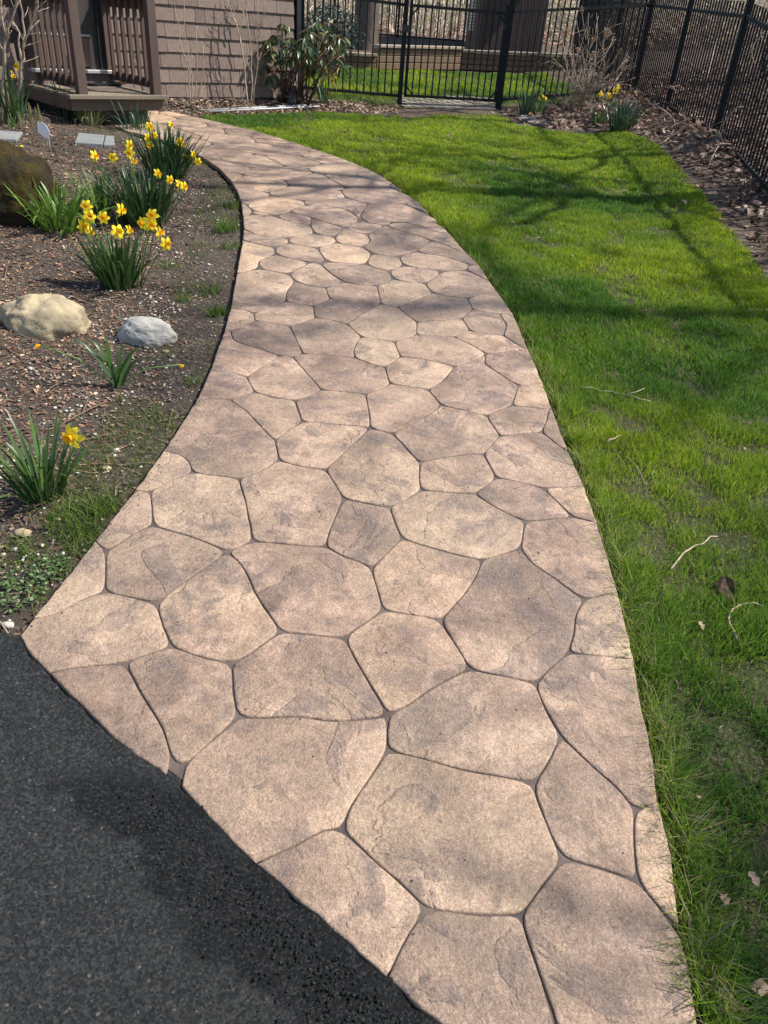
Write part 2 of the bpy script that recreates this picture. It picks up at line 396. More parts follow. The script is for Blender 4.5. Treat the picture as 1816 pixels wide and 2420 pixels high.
nodes('''A1=605,2040 T1=408,1795 T2=394,1829 A2=808,1962 A3=1007,2147 A4=915,2310 B1=1233,2160 B2=1331,2030 B3=1508,2082 B4=1604,2203 B5=1316,2420 B6=1262,1852 B7=1501,1912
C1=247,1396 C2=372,1425 C3=405,1527 C4=295,1565 C5=145,1580 C6=547,1565 C7=665,1492 C8=562,1692 C9=430,1812
D1=879,1343 D2=905,1440 D3=1042,1465 D4=1112,1580 D5=1265,1612 D6=1342,1542 D8=1383,1415 D9=1140,1322 D10=815,1507 D11=917,1687 D12=915,1770 D13=1325,1737
E2=602,925 E3=542,942 E4=650,1040 E5=697,945 E6=715,995 E7=875,1010 E8=864,930 E9=926,1024 E10=660,1087 E11=455,1115 E12=565,1130 E13=355,1160 E14=362,1240 E15=250,1302 E17=535,1303 E18=597,1278 E19=770,1290 E20=770,1110 E21=812,1177 E22=921,1197 E23=950,1272
F4=1042,956 F5=1150,981 F6=1182,1030 F7=1142,1072 F8=992,1092 F9=995,1157 F11=1120,1165 F12=1172,1127 F13=1285,1152 F14=1355,1220 F15=1242,1230 F16=1230,1295 F19=1280,1020 F20=1210,957
G2=582,890 G4=662,840 G5b=690,841 G5=715,835 G6=760,920 G8=922,905 G9=910,867 G10=840,845 G11=855,795 G12=932,807 G13=947,842 G14=1012,920 G16=1075,865 G18=1150,835 G19=1226,910 G20=985,790 G21=985,760 G22=1072,795 G23=1092,752 G24=1110,780 G25=1190,792 G26=600,741 G27=602,757 G28=545,779 G29=685,770 G30=745,750 G31=740,722 G32=820,765 G33=900,717 G34=780,705 G35=770,680 G36=677,712 G37=681,646 NN=700,666 G38=892,675 G39=815,667 G40=940,725 G41=1022,692 G42=1003,669 G43=931,660 G44=1106,705 G45=1117,730 Q=1180,740 R1228=1230,819 R966=1299,966
I1=614,634 I2=609,615 I3b=651,601 I3c=650,583 I4=734,619 I5=755,621 I6=773,618 I7=749,585 I8=864,624 I9=880,598 I9w=856,583 I10a=790,559 I10b=797,572 I11a=681,561 I11b=683,574 I13=611,556 I14=744,552 I15=733,532 I16=651,511 I17=595,506 I18=815,537 I19=685,501 I20=738,512 I21=868,553 I22=877,572 I23=849,523 I24=797,489
J3=911,531 J4=1022,568 J5=981,594 J6=942,605 J7=955,627 J8=918,640 J10=1046,640 J11=1101,638 J12=1112,624 J13=1061,579 J14=942,522 K596=596,494 K607=607,576
L48=48,1502 L78=78,1462 L225=225,1277 L320=320,1157 L387=387,1065 L467=467,942 L497=497,875 L532=532,779 L545=545,728 L560=560,647 L574=574,565 L577=577,541 L575=575,512 L570=570,476
R1063=1063,552 R1101=1101,596 R1131=1131,624 R1158=1158,665 R1183=1183,700 R1213=1213,742 R1248=1248,825 R1283=1283,905 R1303=1303,963 R1345=1345,1068 R1380=1380,1147 R1412=1412,1235 R1460=1460,1397 R1497=1497,1555 R1556=1556,1893 R1612=1612,2215 RB=1665,2520 BB=1335,2505 AB=1130,2505 P118=118,1590 P430=430,1856''')
VIA = {}
def via(txt):
    for t in txt.split('\n'):
        if not t.strip(): continue
        k, v = t.split(':'); a, b = k.strip().split('-'); VIA[(a, b)] = [tuple(float(z) for z in q.split(',')) for q in v.split()]
via('''C4-C9:320,1610 350,1665 385,1720 400,1770 412,1800
P430-P118:380,1820 325,1785 260,1735 210,1680 165,1640
T2-P118:325,1785 260,1735 210,1680 165,1640
C4-T1:320,1610 350,1665 385,1720 400,1770
P118-L48:75,1550
L78-C1:130,1452 190,1415
C8-D11:610,1697 715,1692 780,1704 880,1698
D12-A2:875,1835 820,1915
D12-B6:1005,1793 1090,1817 1210,1840
D13-B6:1295,1805
D13-B7:1400,1810 1460,1860
A2-A3:838,1985 880,2028 940,2080 980,2115
A3-B1:1060,2152 1160,2162
A1-A2:660,2012 720,1985 770,1955
B6-B2:1270,1890 1290,1940 1308,1985
B1-B2:1270,2110
B2-B3:1400,2045 1460,2065
B7-B3:1500,1965 1502,2020
B3-R1612:1550,2130
B1-B5:1242,2210 1275,2300 1295,2360
A4-A3:950,2230 985,2175
A1-P430:480,1915
AB-A4:1045,2420 1000,2385
A4-A1:850,2250 770,2180 700,2120
R1612-RB:1636,2320 1648,2420
R1556-R1612:1586,2020
R1497-R1556:1520,1680 1545,1795
R1460-R1497:1478,1470
D5-D13:1280,1655 1310,1710
D10-D11:845,1565 875,1615
D10-D2:840,1487 880,1460
D2-D3:945,1448 1005,1455
D11-D4:965,1665 1030,1620 1090,1590
C7-D10:740,1500
D8-D6:1362,1450 1356,1495
D9-D3:1125,1365 1095,1405
F16-D8:1260,1332 1320,1370 1355,1400
C2-C3:383,1475
C3-C6:450,1543 500,1557
C7-C6:625,1520 585,1550
C6-C8:552,1640
C8-C9:500,1750
E14-E17:400,1252 460,1270 510,1290
E14-E15:325,1252 285,1282
E13-E11:400,1136
L387-E11:425,1072 448,1090
E11-E12:500,1122
E12-E10:600,1122 635,1102
E10-E4:657,1065
E3-E4:585,972 620,1010
E2-E5:650,939
E6-E4:680,1017
E6-E7:775,1000 845,1005
E8-E7:872,970
E7-E20:850,1035 805,1075
E10-E20:700,1100
E12-E18:580,1180 590,1230
E18-E19:650,1281 725,1290
E21-E19:800,1205 780,1250
E20-E21:795,1147
E21-E22:875,1190
E22-E23:930,1225
E23-D1:920,1300
E19-D1:815,1315 855,1327
E17-C2:480,1345 420,1385
E17-C7:565,1325 590,1365 605,1405 640,1455
D1-D2:890,1385
E9-F8:950,1047 975,1075
E9-F4:990,995 1025,972
F8-F7:1040,1082 1100,1073
F8-F9:991,1125
F9-E22:955,1182
F9-F11:1060,1163
F12-F11:1150,1147
F12-F13:1230,1138
F13-F14:1325,1192
F11-F15:1170,1197 1210,1217
F15-F14:1295,1226
F16-D9:1190,1307
E23-D9:1010,1290 1080,1310
F6-F19:1230,1024
F19-R1345:1318,1050
F19-R966:1292,995
R1380-F13:1330,1150
L467-R9:0,0
G2-G4:620,865
G5b-G6:715,870 742,900
G6-E8:810,925
E5-G6:730,935
E8-G8:895,922
G5-G10:765,837
G10-G9:880,860
G10-G11:836,830 842,810
G11-G12:900,802
G13-G9:925,857
G13-G16:1000,847
G16-G14:1045,900
G8-G14:965,912
G16-G18:1115,855
G18-G19:1145,857 1182,884
G28-G4:553,805 610,822
L497-G2:550,878
G27-G29:635,760
G29-G5:700,800
G30-G32:785,756
G32-G33:850,745
G34-G33:840,710
L545-G26:580,731
G28-G27:575,770
G36-G26:635,725
NN-G36:678,684
G37-I1:646,641
NN-G35:735,675
G39-G38:850,673
G40-G21:965,745
G40-G41:975,710
G41-G44:1065,700
G44-R1183:1140,695
G45-Q:1150,737
Q-G25:1198,768
G24-G25:1140,788
G22-G18:1110,812
G20-G22:1030,793
G21-G23:1040,757
G43-G42:965,666
I1-L560:590,638
I3b-I4:694,611
I4-G37:707,633
I5-G39:782,646
I6-I8:816,621
I7-I10b:773,578
I10b-I9w:825,580
I11b-I7:716,579
K607-I3c:628,580
I11a-I14:712,554
I16-I15:694,526
I17-I16:625,507
I16-I19:668,504
I19-I20:716,508
I20-I18:757,522 790,530
I19-I24:695,490 740,483
I24-I23:825,497 845,511
I18-I21:840,548
I23-J3:880,528
J3-J4:944,545 985,553
J8-I8:890,634
J7-J10:996,633
J10-G42:1027,657
J5-J12:1018,601 1050,604 1085,617
J6-I9:910,603
J11-R1158:1135,652
J13-R1101:1077,592
J3-J14:928,526
J14-R1063:987,531 1012,542 1035,548
I2-I3b:628,607
L574-K607:590,572''')
del VIA[('L467', 'R9')]
STONES = '''P118 C5 C4 T1 T2
L78 C1 C2 C3 C4 C5 P118 L48
C4 C3 C6 C8 C9
C9 C8 D11 D12 A2 A1 P430
A1 A2 A3 A4
D12 B6 B2 B1 A3 A2
A3 B1 B5 BB AB A4
B1 B2 B3 R1612 RB BB B5
B2 B6 D13 B7 B3
B3 B7 R1556 R1612
D11 D4 D5 D13 B6 D12
D13 D5 D6 R1497 R1556 B7
C8 C6 C7 D10 D11
D10 D2 D3 D4 D11
D3 D9 F16 D8 D6 D5 D4
D6 D8 R1460 R1497
C3 C2 E17 C7 C6
C1 E15 E14 E17 C2
L78 L225 E15 C1
L225 E15 E14 E13 L320
E13 E11 L387 L320
L387 E11 E12 E10 E4 E3 L467
E3 E2 E5 E6 E4
E5 G6 E8 E7 E6
E4 E6 E7 E20 E10
E11 E13 E14 E17 E18 E12
E12 E18 E19 E21 E20 E10
E20 E7 E9 F8 F9 E22 E21
E19 E21 E22 E23 D1
E17 E18 E19 D1 D2 D10 C7
D1 E23 D9 D3 D2
E22 F9 F11 F15 F16 D9 E23
E8 G8 G14 F4 E9 E7
E9 F4 F5 F6 F7 F8
F8 F7 F12 F11 F9
F7 F6 F19 R1345 R1380 F13 F12
F12 F13 F14 F15 F11
F13 R1380 R1412 F14
F15 F14 R1412 R1460 D8 F16
F5 F20 R966 F19 F6
R966 R1303 R1345 F19
F20 G19 R1283 R1303 R966
F4 G14 G16 G18 G19 F20 F5
G18 R1248 R1283 G19
G8 G9 G13 G16 G14
E8 G6 G5b G5 G10 G9 G8
G2 G4 G5b G6 E5 E2
L497 G2 E2 E3 L467
L532 G28 G4 G2 L497
G28 G27 G29 G5 G5b G4
L545 G26 G27 G28 L532
L560 I1 G37 NN G36 G26 L545
NN G35 G34 G31 G36
G26 G36 G31 G30 G29 G27
G37 I4 I5 G39 G35 NN
G35 G39 G38 G33 G34
G31 G34 G33 G32 G30
G29 G30 G32 G11 G10 G5
G32 G33 G40 G21 G20 G12 G11
G11 G12 G13 G9 G10
G12 G20 G22 G18 G16 G13
G20 G21 G23 G24 G22
G22 G24 G25 R1228 R1248 G18
G40 G41 G44 G45 G23 G21
G23 G45 Q G25 G24
Q R1213 R1248 R1228 G25
G44 R1183 R1213 Q G45
G38 G43 G42 G41 G40 G33
G42 J10 J11 R1158 R1183 G44 G41
G43 J8 J7 J10 G42
I5 I6 I8 J8 G43 G38 G39
I8 I9 J6 J7 J8
J6 J5 J12 J11 J10 J7
J11 J12 R1131 R1158
J5 J4 J13 R1101 R1131 J12
I9 I9w I22 I21 J3 J4 J5 J6
I18 I23 J3 I21
I10a I10b I9w I22 I21 I18
I7 I10b I9w I9 I8 I6
I3b I3c I11b I7 I6 I5 I4
I1 I2 I3b I4 G37
L560 I1 I2 I3b I3c K607 L574
L574 K607 I3c I11b I11a I13 L577
I11a I14 I10a I10b I7 I11b
I14 I15 I20 I18 I10a
I16 I19 I20 I15
L577 I13 I11a I14 I15 I16 I17 L575
L575 I17 K596 L570
I19 I24 I23 I18 I20
J3 J14 R1063 R1101 J13 J4'''
def loop_px(names):
    out = []; n = len(names)
    for i in range(n):
        a, b = names[i], names[(i+1) % n]; out.append(N[a])
        if (a, b) in VIA: out += VIA[(a, b)]
        elif (b, a) in VIA: out += VIA[(b, a)][::-1]
    return out
def g2(p): q = G(p[0], p[1]); return (q[0], q[1])
outline = [g2(p) for p in DRIVE[::-1]] + [g2(p) for p in LEFT[1:]] + [g2(p) for p in RIGHT] 
LEFTW = [g2(p) for p in LEFT]; RIGHTW = [g2(p) for p in RIGHT]; DRIVEW = [g2(p) for p in DRIVE]
def area(P): return .5*sum(P[i][0]*P[(i+1) % len(P)][1]-P[(i+1) % len(P)][0]*P[i][1] for i in range(len(P)))
def resample(P, step):
    out = []; n = len(P)
    for i in range(n):
        a = np.array(P[i]); b = np.array(P[(i+1) % n]); L = np.linalg.norm(b-a); k = max(1, int(round(L/step)))
        for j in range(k): out.append(a+(b-a)*j/k)
    return np.array(out)
def inset(P, d):
    t = np.roll(P, -1, 0)-np.roll(P, 1, 0); t /= (np.linalg.norm(t, axis=1, keepdims=True)+1e-9)
    nrm = np.stack([-t[:, 1], t[:, 0]], 1)
    return P+nrm*d
walk_parts = []
slab = np.array(outline)
if area(slab) < 0: slab = slab[::-1]
slab = inset(resample(slab, .06), .014)
ns = len(slab)
mb = MB()
top = [(x, y, gzf(x, y)-.0055) for x, y in slab]; bot = [(x, y, gzf(x, y)-.16) for x, y in slab]
mb.add(top+bot, [tuple(range(ns))]+[(i, ns+i, ns+(i+1) % ns, (i+1) % ns) for i in range(ns)])
walkway = mb.build('walkway', 'joint_concrete'); walkway['kind'] = 'structure'
sidx = 0
def make_stone(P, near):
    global sidx
    P = [tuple(p) for p in P]
    if area(P) < 0: P = P[::-1]
    if abs(area(P)) < .0025: return
    per_ = sum(math.dist(P[i], P[(i+1) % len(P)]) for i in range(len(P)))
    if 4*math.pi*area(P)/per_**2 < .12: return                  # sliver left over where cells meet the traced stones
    P3 = []; nP = len(P)
    for i in range(nP):
        a0, b0, c0_ = (np.array(P[(i+k) % nP]) for k in (-1, 0, 1)); u_, v_ = a0-b0, c0_-b0; lu, lv = np.linalg.norm(u_), np.linalg.norm(v_)
        if lu > .03 and lv > .03 and u_.dot(v_)/(lu*lv) > .72: P3 += [tuple(b0+u_/lu*.024), tuple(b0+v_/lv*.024)]
        else: P3.append(tuple(b0))
    P = P3
    Q = resample(P, .022 if near else .05)
    if len(Q) < 8: return
    rw = np.random.default_rng(sidx+5)
    keep = polydist(Q[:, 0], Q[:, 1], EDGE_ALL)
    onb = keep < .012; soft = np.where(onb, 0.0, 1.0)[:, None]
    for it in range(1):
        Q = Q*(1-.5*soft)+soft*.25*(np.roll(Q, 1, 0)+np.roll(Q, -1, 0))
    jit = (vnoise(Q[:, 0], Q[:, 1], 16, sidx)-.45)*.016
    half = np.where(onb, (vnoise(Q[:, 0], Q[:, 1], 30, 77)-.4)*.008, np.maximum(.0004, (.0006 if near else .0030)+jit*.65))
    Q = inset(Q, half[:, None])
    Q = Q*(1-.4*soft)+soft*.2*(np.roll(Q, 1, 0)+np.roll(Q, -1, 0))
    c = Q.mean(0); n = len(Q); r = np.sqrt(abs(area([tuple(q) for q in Q]))/math.pi)
    ph = .0012*rw.standard_normal()
    rings = []
    def ring(f, dz, ins):
        q = inset(Q, ins) if ins else Q
        q = c+(q-c)*f
        z = gz(q[:, 0], q[:, 1])+dz
        if dz > -.003: z = z+(vnoise(q[:, 0], q[:, 1], 2.5, 3)-.5)*.003
        return np.concatenate([q, z[:, None]], 1)
    bw = min(.0036, r*.07)
    rings = [ring(1, -.06 if near else -.03, 0), ring(1, -.0060, 0), ring(1, -.0022, bw*.25), ring(1, -.0006, bw), ring(1, -.0001, bw*1.9)]
    V = np.concatenate(rings); m = len(rings)
    Fc = [(i*n+j, i*n+(j+1) % n, (i+1)*n+(j+1) % n, (i+1)*n+j) for i in range(m-1) for j in range(n)]
    Fc += [tuple((m-1)*n+j for j in range(n))]
    b = MB(); b.add(V, Fc)
    org = np.array([c[0], c[1], gzf(c[0], c[1])])
    o = put('stone', b.mesh('stone', org, True), 'stamped_stone', walkway, org); sidx += 1
ORG[walkway.name] = np.zeros(3)
EDGE_ALL = DRIVEW[::-1]+LEFTW[1:]+RIGHTW
for line in STONES.split('\n'):
    px = loop_px(line.split())
    make_stone([g2(p) for p in px], min(p[1] for p in px) > 640)
# far part of the path: irregular cells between the traced stones and the porch
chain_px = [N['L570'], N['K596'], N['I17'], (625, 507), N['I16'], (668, 504), N['I19'], (695, 490), (740, 483), N['I24'], (825, 497), (845, 511), N['I23'], (880, 528), N['J3'], (928, 526), N['J14'], (987, 531), (1012, 542), (1035, 548), N['R1063']]
kl = LEFT.index((570, 476)); kr = RIGHT.index((1063, 552))
FARP = [g2(p) for p in LEFT[kl:]]+[g2(p) for p in RIGHT[:kr+1]]+[g2(p) for p in chain_px[::-1][1:-1]]
def clip_half(P, m, nrm):
    out = []; k = len(P)
    for i in range(k):
        a, b = np.array(P[i]), np.array(P[(i+1) % k]); da = (a-m).dot(nrm); db = (b-m).dot(nrm)
        if da <= 0: out.append(a)
        if da*db < 0: out.append(a+(b-a)*da/(da-db))
    return out
xs = [p[0] for p in FARP]; ys = [p[1] for p in FARP]; seeds = []
rr = random.Random(12)
for _ in range(6000):
    s = np.array([rr.uniform(min(xs)-.3, max(xs)+.3), rr.uniform(min(ys)-.3, max(ys)+.3)])
    if all(np.linalg.norm((s-q)*np.array([1, .95])) > .30+.10*rr.random() for q in seeds): seeds.append(s)
for i, s in enumerate(seeds):
    P = FARP
    for j, q in enumerate(seeds):
        if i == j or np.linalg.norm(q-s) > 1.3: continue
        P = clip_half(P, (s+q)/2, (q-s))
        if len(P) < 3: break
    if len(P) >= 3:
        P2 = [P[0]]
        for p in P[1:]:
            if np.linalg.norm(np.array(p)-np.array(P2[-1])) > .004: P2.append(p)
        ch = True
        while ch and len(P2) > 3:                       # drop spikes left by the clipping
            ch = False
            for k in range(len(P2)):
                a_, b_, c_ = (np.array(P2[(k+d_) % len(P2)]) for d_ in (-1, 0, 1)); u_, v_ = a_-b_, c_-b_
                if u_.dot(v_)/(np.linalg.norm(u_)*np.linalg.norm(v_)+1e-12) > .90: P2.pop(k); ch = True; break
        if len(P2) >= 4: make_stone(P2, False)

# ------------------------------------------------------------------ ground sheets (one grid, shared out between ground, lawn and bed)
LAWN_PX = [(478,266),(620,262),(760,257),(850,262),(945,268),(1100,262),(1180,262),(1230,290),(1300,303),(1400,308),(1480,303),(1540,325),(1620,400),(1680,470),(1740,540),(1816,640)]
lawn_poly = [g2(p) for p in LAWN_PX]+[(2.9,3.2),(3.0,-1.5),(.5,-1.5)]+[(p[0]-.01,p[1]) for p in RIGHTW[::-1][:-3]]
HOUSE_AZ = math.radians(46); PORCH_C = (-3.95, .75)
hw = np.array([math.sin(HOUSE_AZ), math.cos(HOUSE_AZ), 0]); hn = np.array([hw[1], -hw[0], 0])
HO = G(697, 234); 
gA = G(944, 251); gB = G(1177, 250)
RL = G(800, 160); RM = G(886, 158); RR = G(1275, 163)
back_poly = [(HO[0]+.2, HO[1]+.6), (gA[0], gA[1]+.12), (gB[0], gB[1]+.12), (3.0, 13.6), (RR[0], RR[1]-.05), (RM[0], RM[1]-.05), (RL[0]-.4, RL[1]-.05), (-2.4, RL[1])]
asph_poly = [(p[0]+.012, p[1]+.012) for p in DRIVEW]+[(.6,-1.5),(-4,-1.5),(-4, 1.75), g2((-60,1478)), g2((0,1484))]
bed_poly = LEFTW[1:]+[(-4.6,9.6),(-6,8),(-5,1.6), g2((0,1484)), LEFTW[0]]
def axis(a, b, st, lo, hi):
    m = list(np.arange(a, b+1e-6, st)); s = st; x = a
    l = []
    while x > lo: s *= 1.35; x -= s; l.append(x)
    s = st; x = m[-1]; h = []
    while x < hi: s *= 1.35; x += s; h.append(x)
    return np.array(l[::-1]+m+h)
gx = axis(-6, 5.5, .05, -110, 110); gy = axis(-.8, 18.5, .055, -60, 160)
X, Y = np.meshgrid(gx, gy); nx, ny = len(gx), len(gy)
inb = inpoly(X.ravel(), Y.ravel(), bed_poly).reshape(X.shape)
Zg = gz(X, Y)+SOIL+(vnoise(X, Y, 3.0, 21)-.5)*.03+(vnoise(X, Y, 14, 22)-.5)*.018
dl = polydist(X.ravel(), Y.ravel(), LEFTW).reshape(X.shape)
Zg = Zg-np.where(inb, -.016*np.exp(-(dl/.25)**2), 0)+np.where(inb, .05*np.clip(dl-.5, 0, 1.2), 0)
fenceline = None
def bedz(x, y):
    d = float(polydist(np.array([x]), np.array([y]), LEFTW)[0])
    return gzf(x, y)+SOIL--.016*math.exp(-(d/.25)**2)+.05*min(max(d-.5, 0), 1.2)
_pc = HO+hw*PORCH_C[0]+hn*PORCH_C[1]; _pm = np.where(inb, np.exp(-(((X-_pc[0])/.75)**2+((Y-_pc[1])/.75)**2)), 0); Zg = Zg+.14*_pm
_fl = [g2((1420, 190)), g2((1495, 226)), g2((1572, 268)), g2((1686, 330)), g2((1900, 440)), (3.1, 3.0)]
df = polydist(X.ravel(), Y.ravel(), _fl).reshape(X.shape)
Zg = Zg+.11*np.exp(-(df/.42)**2)*(.6+.8*vnoise(X, Y, 2.5, 23))
V = np.stack([X.ravel(), Y.ravel(), Zg.ravel()], 1)
ii, jj = np.meshgrid(np.arange(nx-1), np.arange(ny-1)); q0 = (jj*nx+ii).ravel()
quads = np.stack([q0, q0+1, q0+nx+1, q0+nx], 1)
cx = V[quads][:, :, 0].mean(1); cy = V[quads][:, :, 1].mean(1)
inL = inpoly(cx, cy, lawn_poly) | inpoly(cx, cy, back_poly)
inB = inpoly(cx, cy, bed_poly) & ~inL
def sheet(name, mask, mat):
    q = quads[mask]; u, inv = np.unique(q, return_inverse=True)
    o = put(name, bigmesh(name, V[u], inv.reshape(q.shape), smooth=True), mat); o['kind'] = 'structure'; return o
sheet('ground', ~inL & ~inB, 'forest_soil'); sheet('lawn', inL, 'lawn_soil'); sheet('garden_bed', inB, 'bed_soil')

# driveway
ax_ = np.arange(-2.4, .75, .009); ay_ = np.arange(-.5, 1.9, .009)
X2, Y2 = np.meshgrid(ax_, ay_); n2 = len(ax_)
de = polydist(X2.ravel(), Y2.ravel(), DRIVEW).reshape(X2.shape)
ytop = g2((400, 1850))[1]
fresh = np.clip((.17+.10*(vnoise(X2, Y2, 7, 31)-.5)+.07*(vnoise(X2, Y2, 22, 32)-.5)-de)/.018, 0, 1)*np.clip((ytop+.03-Y2+.12*(vnoise(X2, Y2, 9, 33)-.5))/.06, 0, 1)
fresh = fresh*np.clip(.45+1.3*vnoise(X2, Y2, 12, 34), 0, 1)
Z2 = gz(X2, Y2)-.016+(vnoise(X2, Y2, 75, 35, 2)-.5)*.0025+(vnoise(X2, Y2, 3, 36)-.5)*.008+fresh*(vnoise(X2, Y2, 42, 37, 2)-.4)*.010+.013*np.exp(-(de/.03)**2)*(.25+vnoise(X2, Y2, 24, 38))
V2 = np.stack([X2.ravel(), Y2.ravel(), Z2.ravel()], 1)
ii, jj = np.meshgrid(np.arange(n2-1), np.arange(len(ay_)-1)); q0 = (jj*n2+ii).ravel()
q2 = np.stack([q0, q0+1, q0+n2+1, q0+n2], 1)
m = inpoly(V2[q2][:, :, 0].mean(1), V2[q2][:, :, 1].mean(1), asph_poly); q2 = q2[m]; u, inv = np.unique(q2, return_inverse=True)
o = put('driveway', bigmesh('driveway', V2[u], inv.reshape(q2.shape), smooth=True, attrs={'fresh': fresh.ravel()[u]}), 'asphalt'); o['kind'] = 'structure'

# ------------------------------------------------------------------ scattered stuff (vectorised)
def rot_mats(n, tilt, r):
    yaw = r.uniform(0, 2*np.pi, n); ax = r.uniform(0, 2*np.pi, n); t = tilt*np.abs(r.standard_normal(n))
    c, s = np.cos(yaw), np.sin(yaw); Rz = np.zeros((n, 3, 3)); Rz[:, 0, 0] = c; Rz[:, 0, 1] = -s; Rz[:, 1, 0] = s; Rz[:, 1, 1] = c; Rz[:, 2, 2] = 1
    kx, ky = np.cos(ax), np.sin(ax); ct, st = np.cos(t), np.sin(t); T = np.zeros((n, 3, 3))
    T[:, 0, 0] = ct+kx*kx*(1-ct); T[:, 0, 1] = kx*ky*(1-ct); T[:, 0, 2] = ky*st
    T[:, 1, 0] = kx*ky*(1-ct); T[:, 1, 1] = ct+ky*ky*(1-ct); T[:, 1, 2] = -kx*st
    T[:, 2, 0] = -ky*st; T[:, 2, 1] = kx*st; T[:, 2, 2] = ct
    return T @ Rz
def scatter(name, P, L, Wd, tilt, curl, colors, mat, r, kind='stuff', shape='leaf', parent=None):
    n = len(P)
    if shape == 'leaf':
        T = np.array([(-.5, 0, 0), (-.15, .5, 1), (-.15, -.5, 1), (.25, .42, .8), (.25, -.42, .8), (.5, 0, .3)]); Q = [(1, 2, 4, 3)]; T3 = [(0, 2, 1), (3, 4, 5)]
    elif shape == 'oak':
        T = np.array([(-.5, 0, 0), (-.3, .18, .3), (-.22, .5, 1), (-.05, .2, .3), (.08, .45, .9), (.2, .18, .3), (.5, 0, .4), (.2, -.18, .3), (.08, -.45, .9), (-.05, -.2, .3), (-.22, -.5, 1), (-.3, -.18, .3)])
        Q = [(1, 11, 9, 3), (3, 9, 7, 5)]; T3 = [(0, 11, 1), (1, 3, 2), (3, 5, 4), (5, 7, 6), (7, 9, 8), (9, 11, 10)]
    elif shape == 'rock':
        T = np.array([(.5, 0, 0), (-.5, 0, 0), (0, .5, 0), (0, -.5, 0), (0, 0, .5), (0, 0, -.5), (.33, .33, .2), (-.33, .33, .2), (-.33, -.33, .2), (.33, -.33, .2)])
        Q = []; T3 = [(0, 6, 9), (6, 4, 9), (6, 2, 7), (6, 7, 4), (7, 1, 8), (7, 8, 4), (8, 3, 9), (8, 9, 4), (0, 5, 6), (6, 5, 2), (2, 5, 7), (7, 5, 1), (1, 5, 8), (8, 5, 3), (3, 5, 9), (9, 5, 0)]
    else:
        T = np.array([(-.5, .5, 0), (-.5, -.5, 0), (0, .5, 1), (0, -.5, 1), (.5, .5, 0), (.5, -.5, 0)]); Q = [(0, 1, 3, 2), (2, 3, 5, 4)]; T3 = []
    k = len(T); B = np.broadcast_to(T, (n, k, 3)).copy()
    if shape == 'rock':
        B = B*(1+r.uniform(-.25, .25, (n, k, 1))); B[:, :, 0] *= L[:, None]; B[:, :, 1] *= Wd[:, None]; B[:, :, 2] *= (np.minimum(L, Wd)*.7)[:, None]
    else:
        B[:, :, 0] *= L[:, None]; B[:, :, 1] *= Wd[:, None]*(1+r.uniform(-.2, .2, (n, k))); B[:, :, 2] *= (curl*Wd*r.uniform(-.5, 1, n))[:, None]
    B = np.einsum('nij,nkj->nki', rot_mats(n, tilt, r), B)+P[:, None, :]
    base = (np.arange(n)*k)[:, None]
    qs = (np.array(Q).ravel()[None]+base).reshape(-1, 4) if Q else None
    ts = (np.array(T3).ravel()[None]+base).reshape(-1, 3) if T3 else None
    cc = np.repeat(colors, k, 0)
    o = put(name, bigmesh(name, B.reshape(-1, 3), qs, ts, cc), mat, parent)
    if kind: o['kind'] = kind
    return o
def pick(pal, n, r, jit=.2, w=None):
    pal = np.array(pal); c = pal[r.choice(len(pal), n, p=w)]
    return np.clip(c*(1+r.uniform(-jit, jit, (n, 1)))*(1+r.uniform(-.06, .06, (n, 3))), 0, 1)
def sample_poly(poly, n, r, dens=None):
    P = np.array(poly); lo, hi = P.min(0), P.max(0); out = []
    while sum(map(len, out)) < n:
        q = r.uniform(lo, hi, (n*2, 2)); q = q[inpoly(q[:, 0], q[:, 1], poly)]
        if dens is not None: q = q[r.random(len(q)) < dens(q[:, 0], q[:, 1])]
        out.append(q)
    return np.concatenate(out)[:n]

def gridz(x, y):
    i = np.clip(np.searchsorted(gx, x)-1, 0, nx-2); j = np.clip(np.searchsorted(gy, y)-1, 0, ny-2)
    fx = (x-gx[i])/(gx[i+1]-gx[i]); fy = (y-gy[j])/(gy[j+1]-gy[j])
    return (Zg[j, i]*(1-fx)+Zg[j, i+1]*fx)*(1-fy)+(Zg[j+1, i]*(1-fx)+Zg[j+1, i+1]*fx)*fy
def GS(px, py):
    """photo pixel to a point on the soil grid"""
    r = ray(px, py); lo, hi = 0.0, 40.0/np.linalg.norm(r[:2])
    for _ in range(40):
        t = .5*(lo+hi); p = CAM+r*t
        if p[2] > gridz(p[0], p[1]): lo = t
        else: hi = t
    return CAM+r*lo

# lawn grass
GREENS = [(.115, .22, .016), (.15, .265, .018), (.185, .29, .02), (.225, .30, .04), (.08, .17, .02)]
def grass(name, P, hgt, wid, colors, lean, r, kind='stuff', mat='grass_blade', parent=None):
    n = len(P); a = r.uniform(0, 2*np.pi, n); b = r.uniform(0, 2*np.pi, n)
    sd = np.stack([np.cos(a), np.sin(a), np.zeros(n)], 1)*wid[:, None]; ln = np.stack([np.cos(b), np.sin(b), np.zeros(n)], 1)*(lean*hgt*r.uniform(.2, 1.2, n))[:, None]
    up = np.zeros((n, 3)); up[:, 2] = hgt
    v = np.stack([P-sd*.5, P+sd*.5, P+up*.55+ln*.35-sd*.42, P+up*.55+ln*.35+sd*.42, P+up*.95+ln], 1)
    base = (np.arange(n)*5)[:, None]
    qs = (np.array([0, 1, 3, 2])[None]+base).reshape(-1, 4); ts = (np.array([2, 3, 4])[None]+base).reshape(-1, 3)
    o = put(name, bigmesh(name, v.reshape(-1, 3), qs, ts, np.repeat(colors, 5, 0)), mat, parent)
    if kind: o['kind'] = kind
    return o
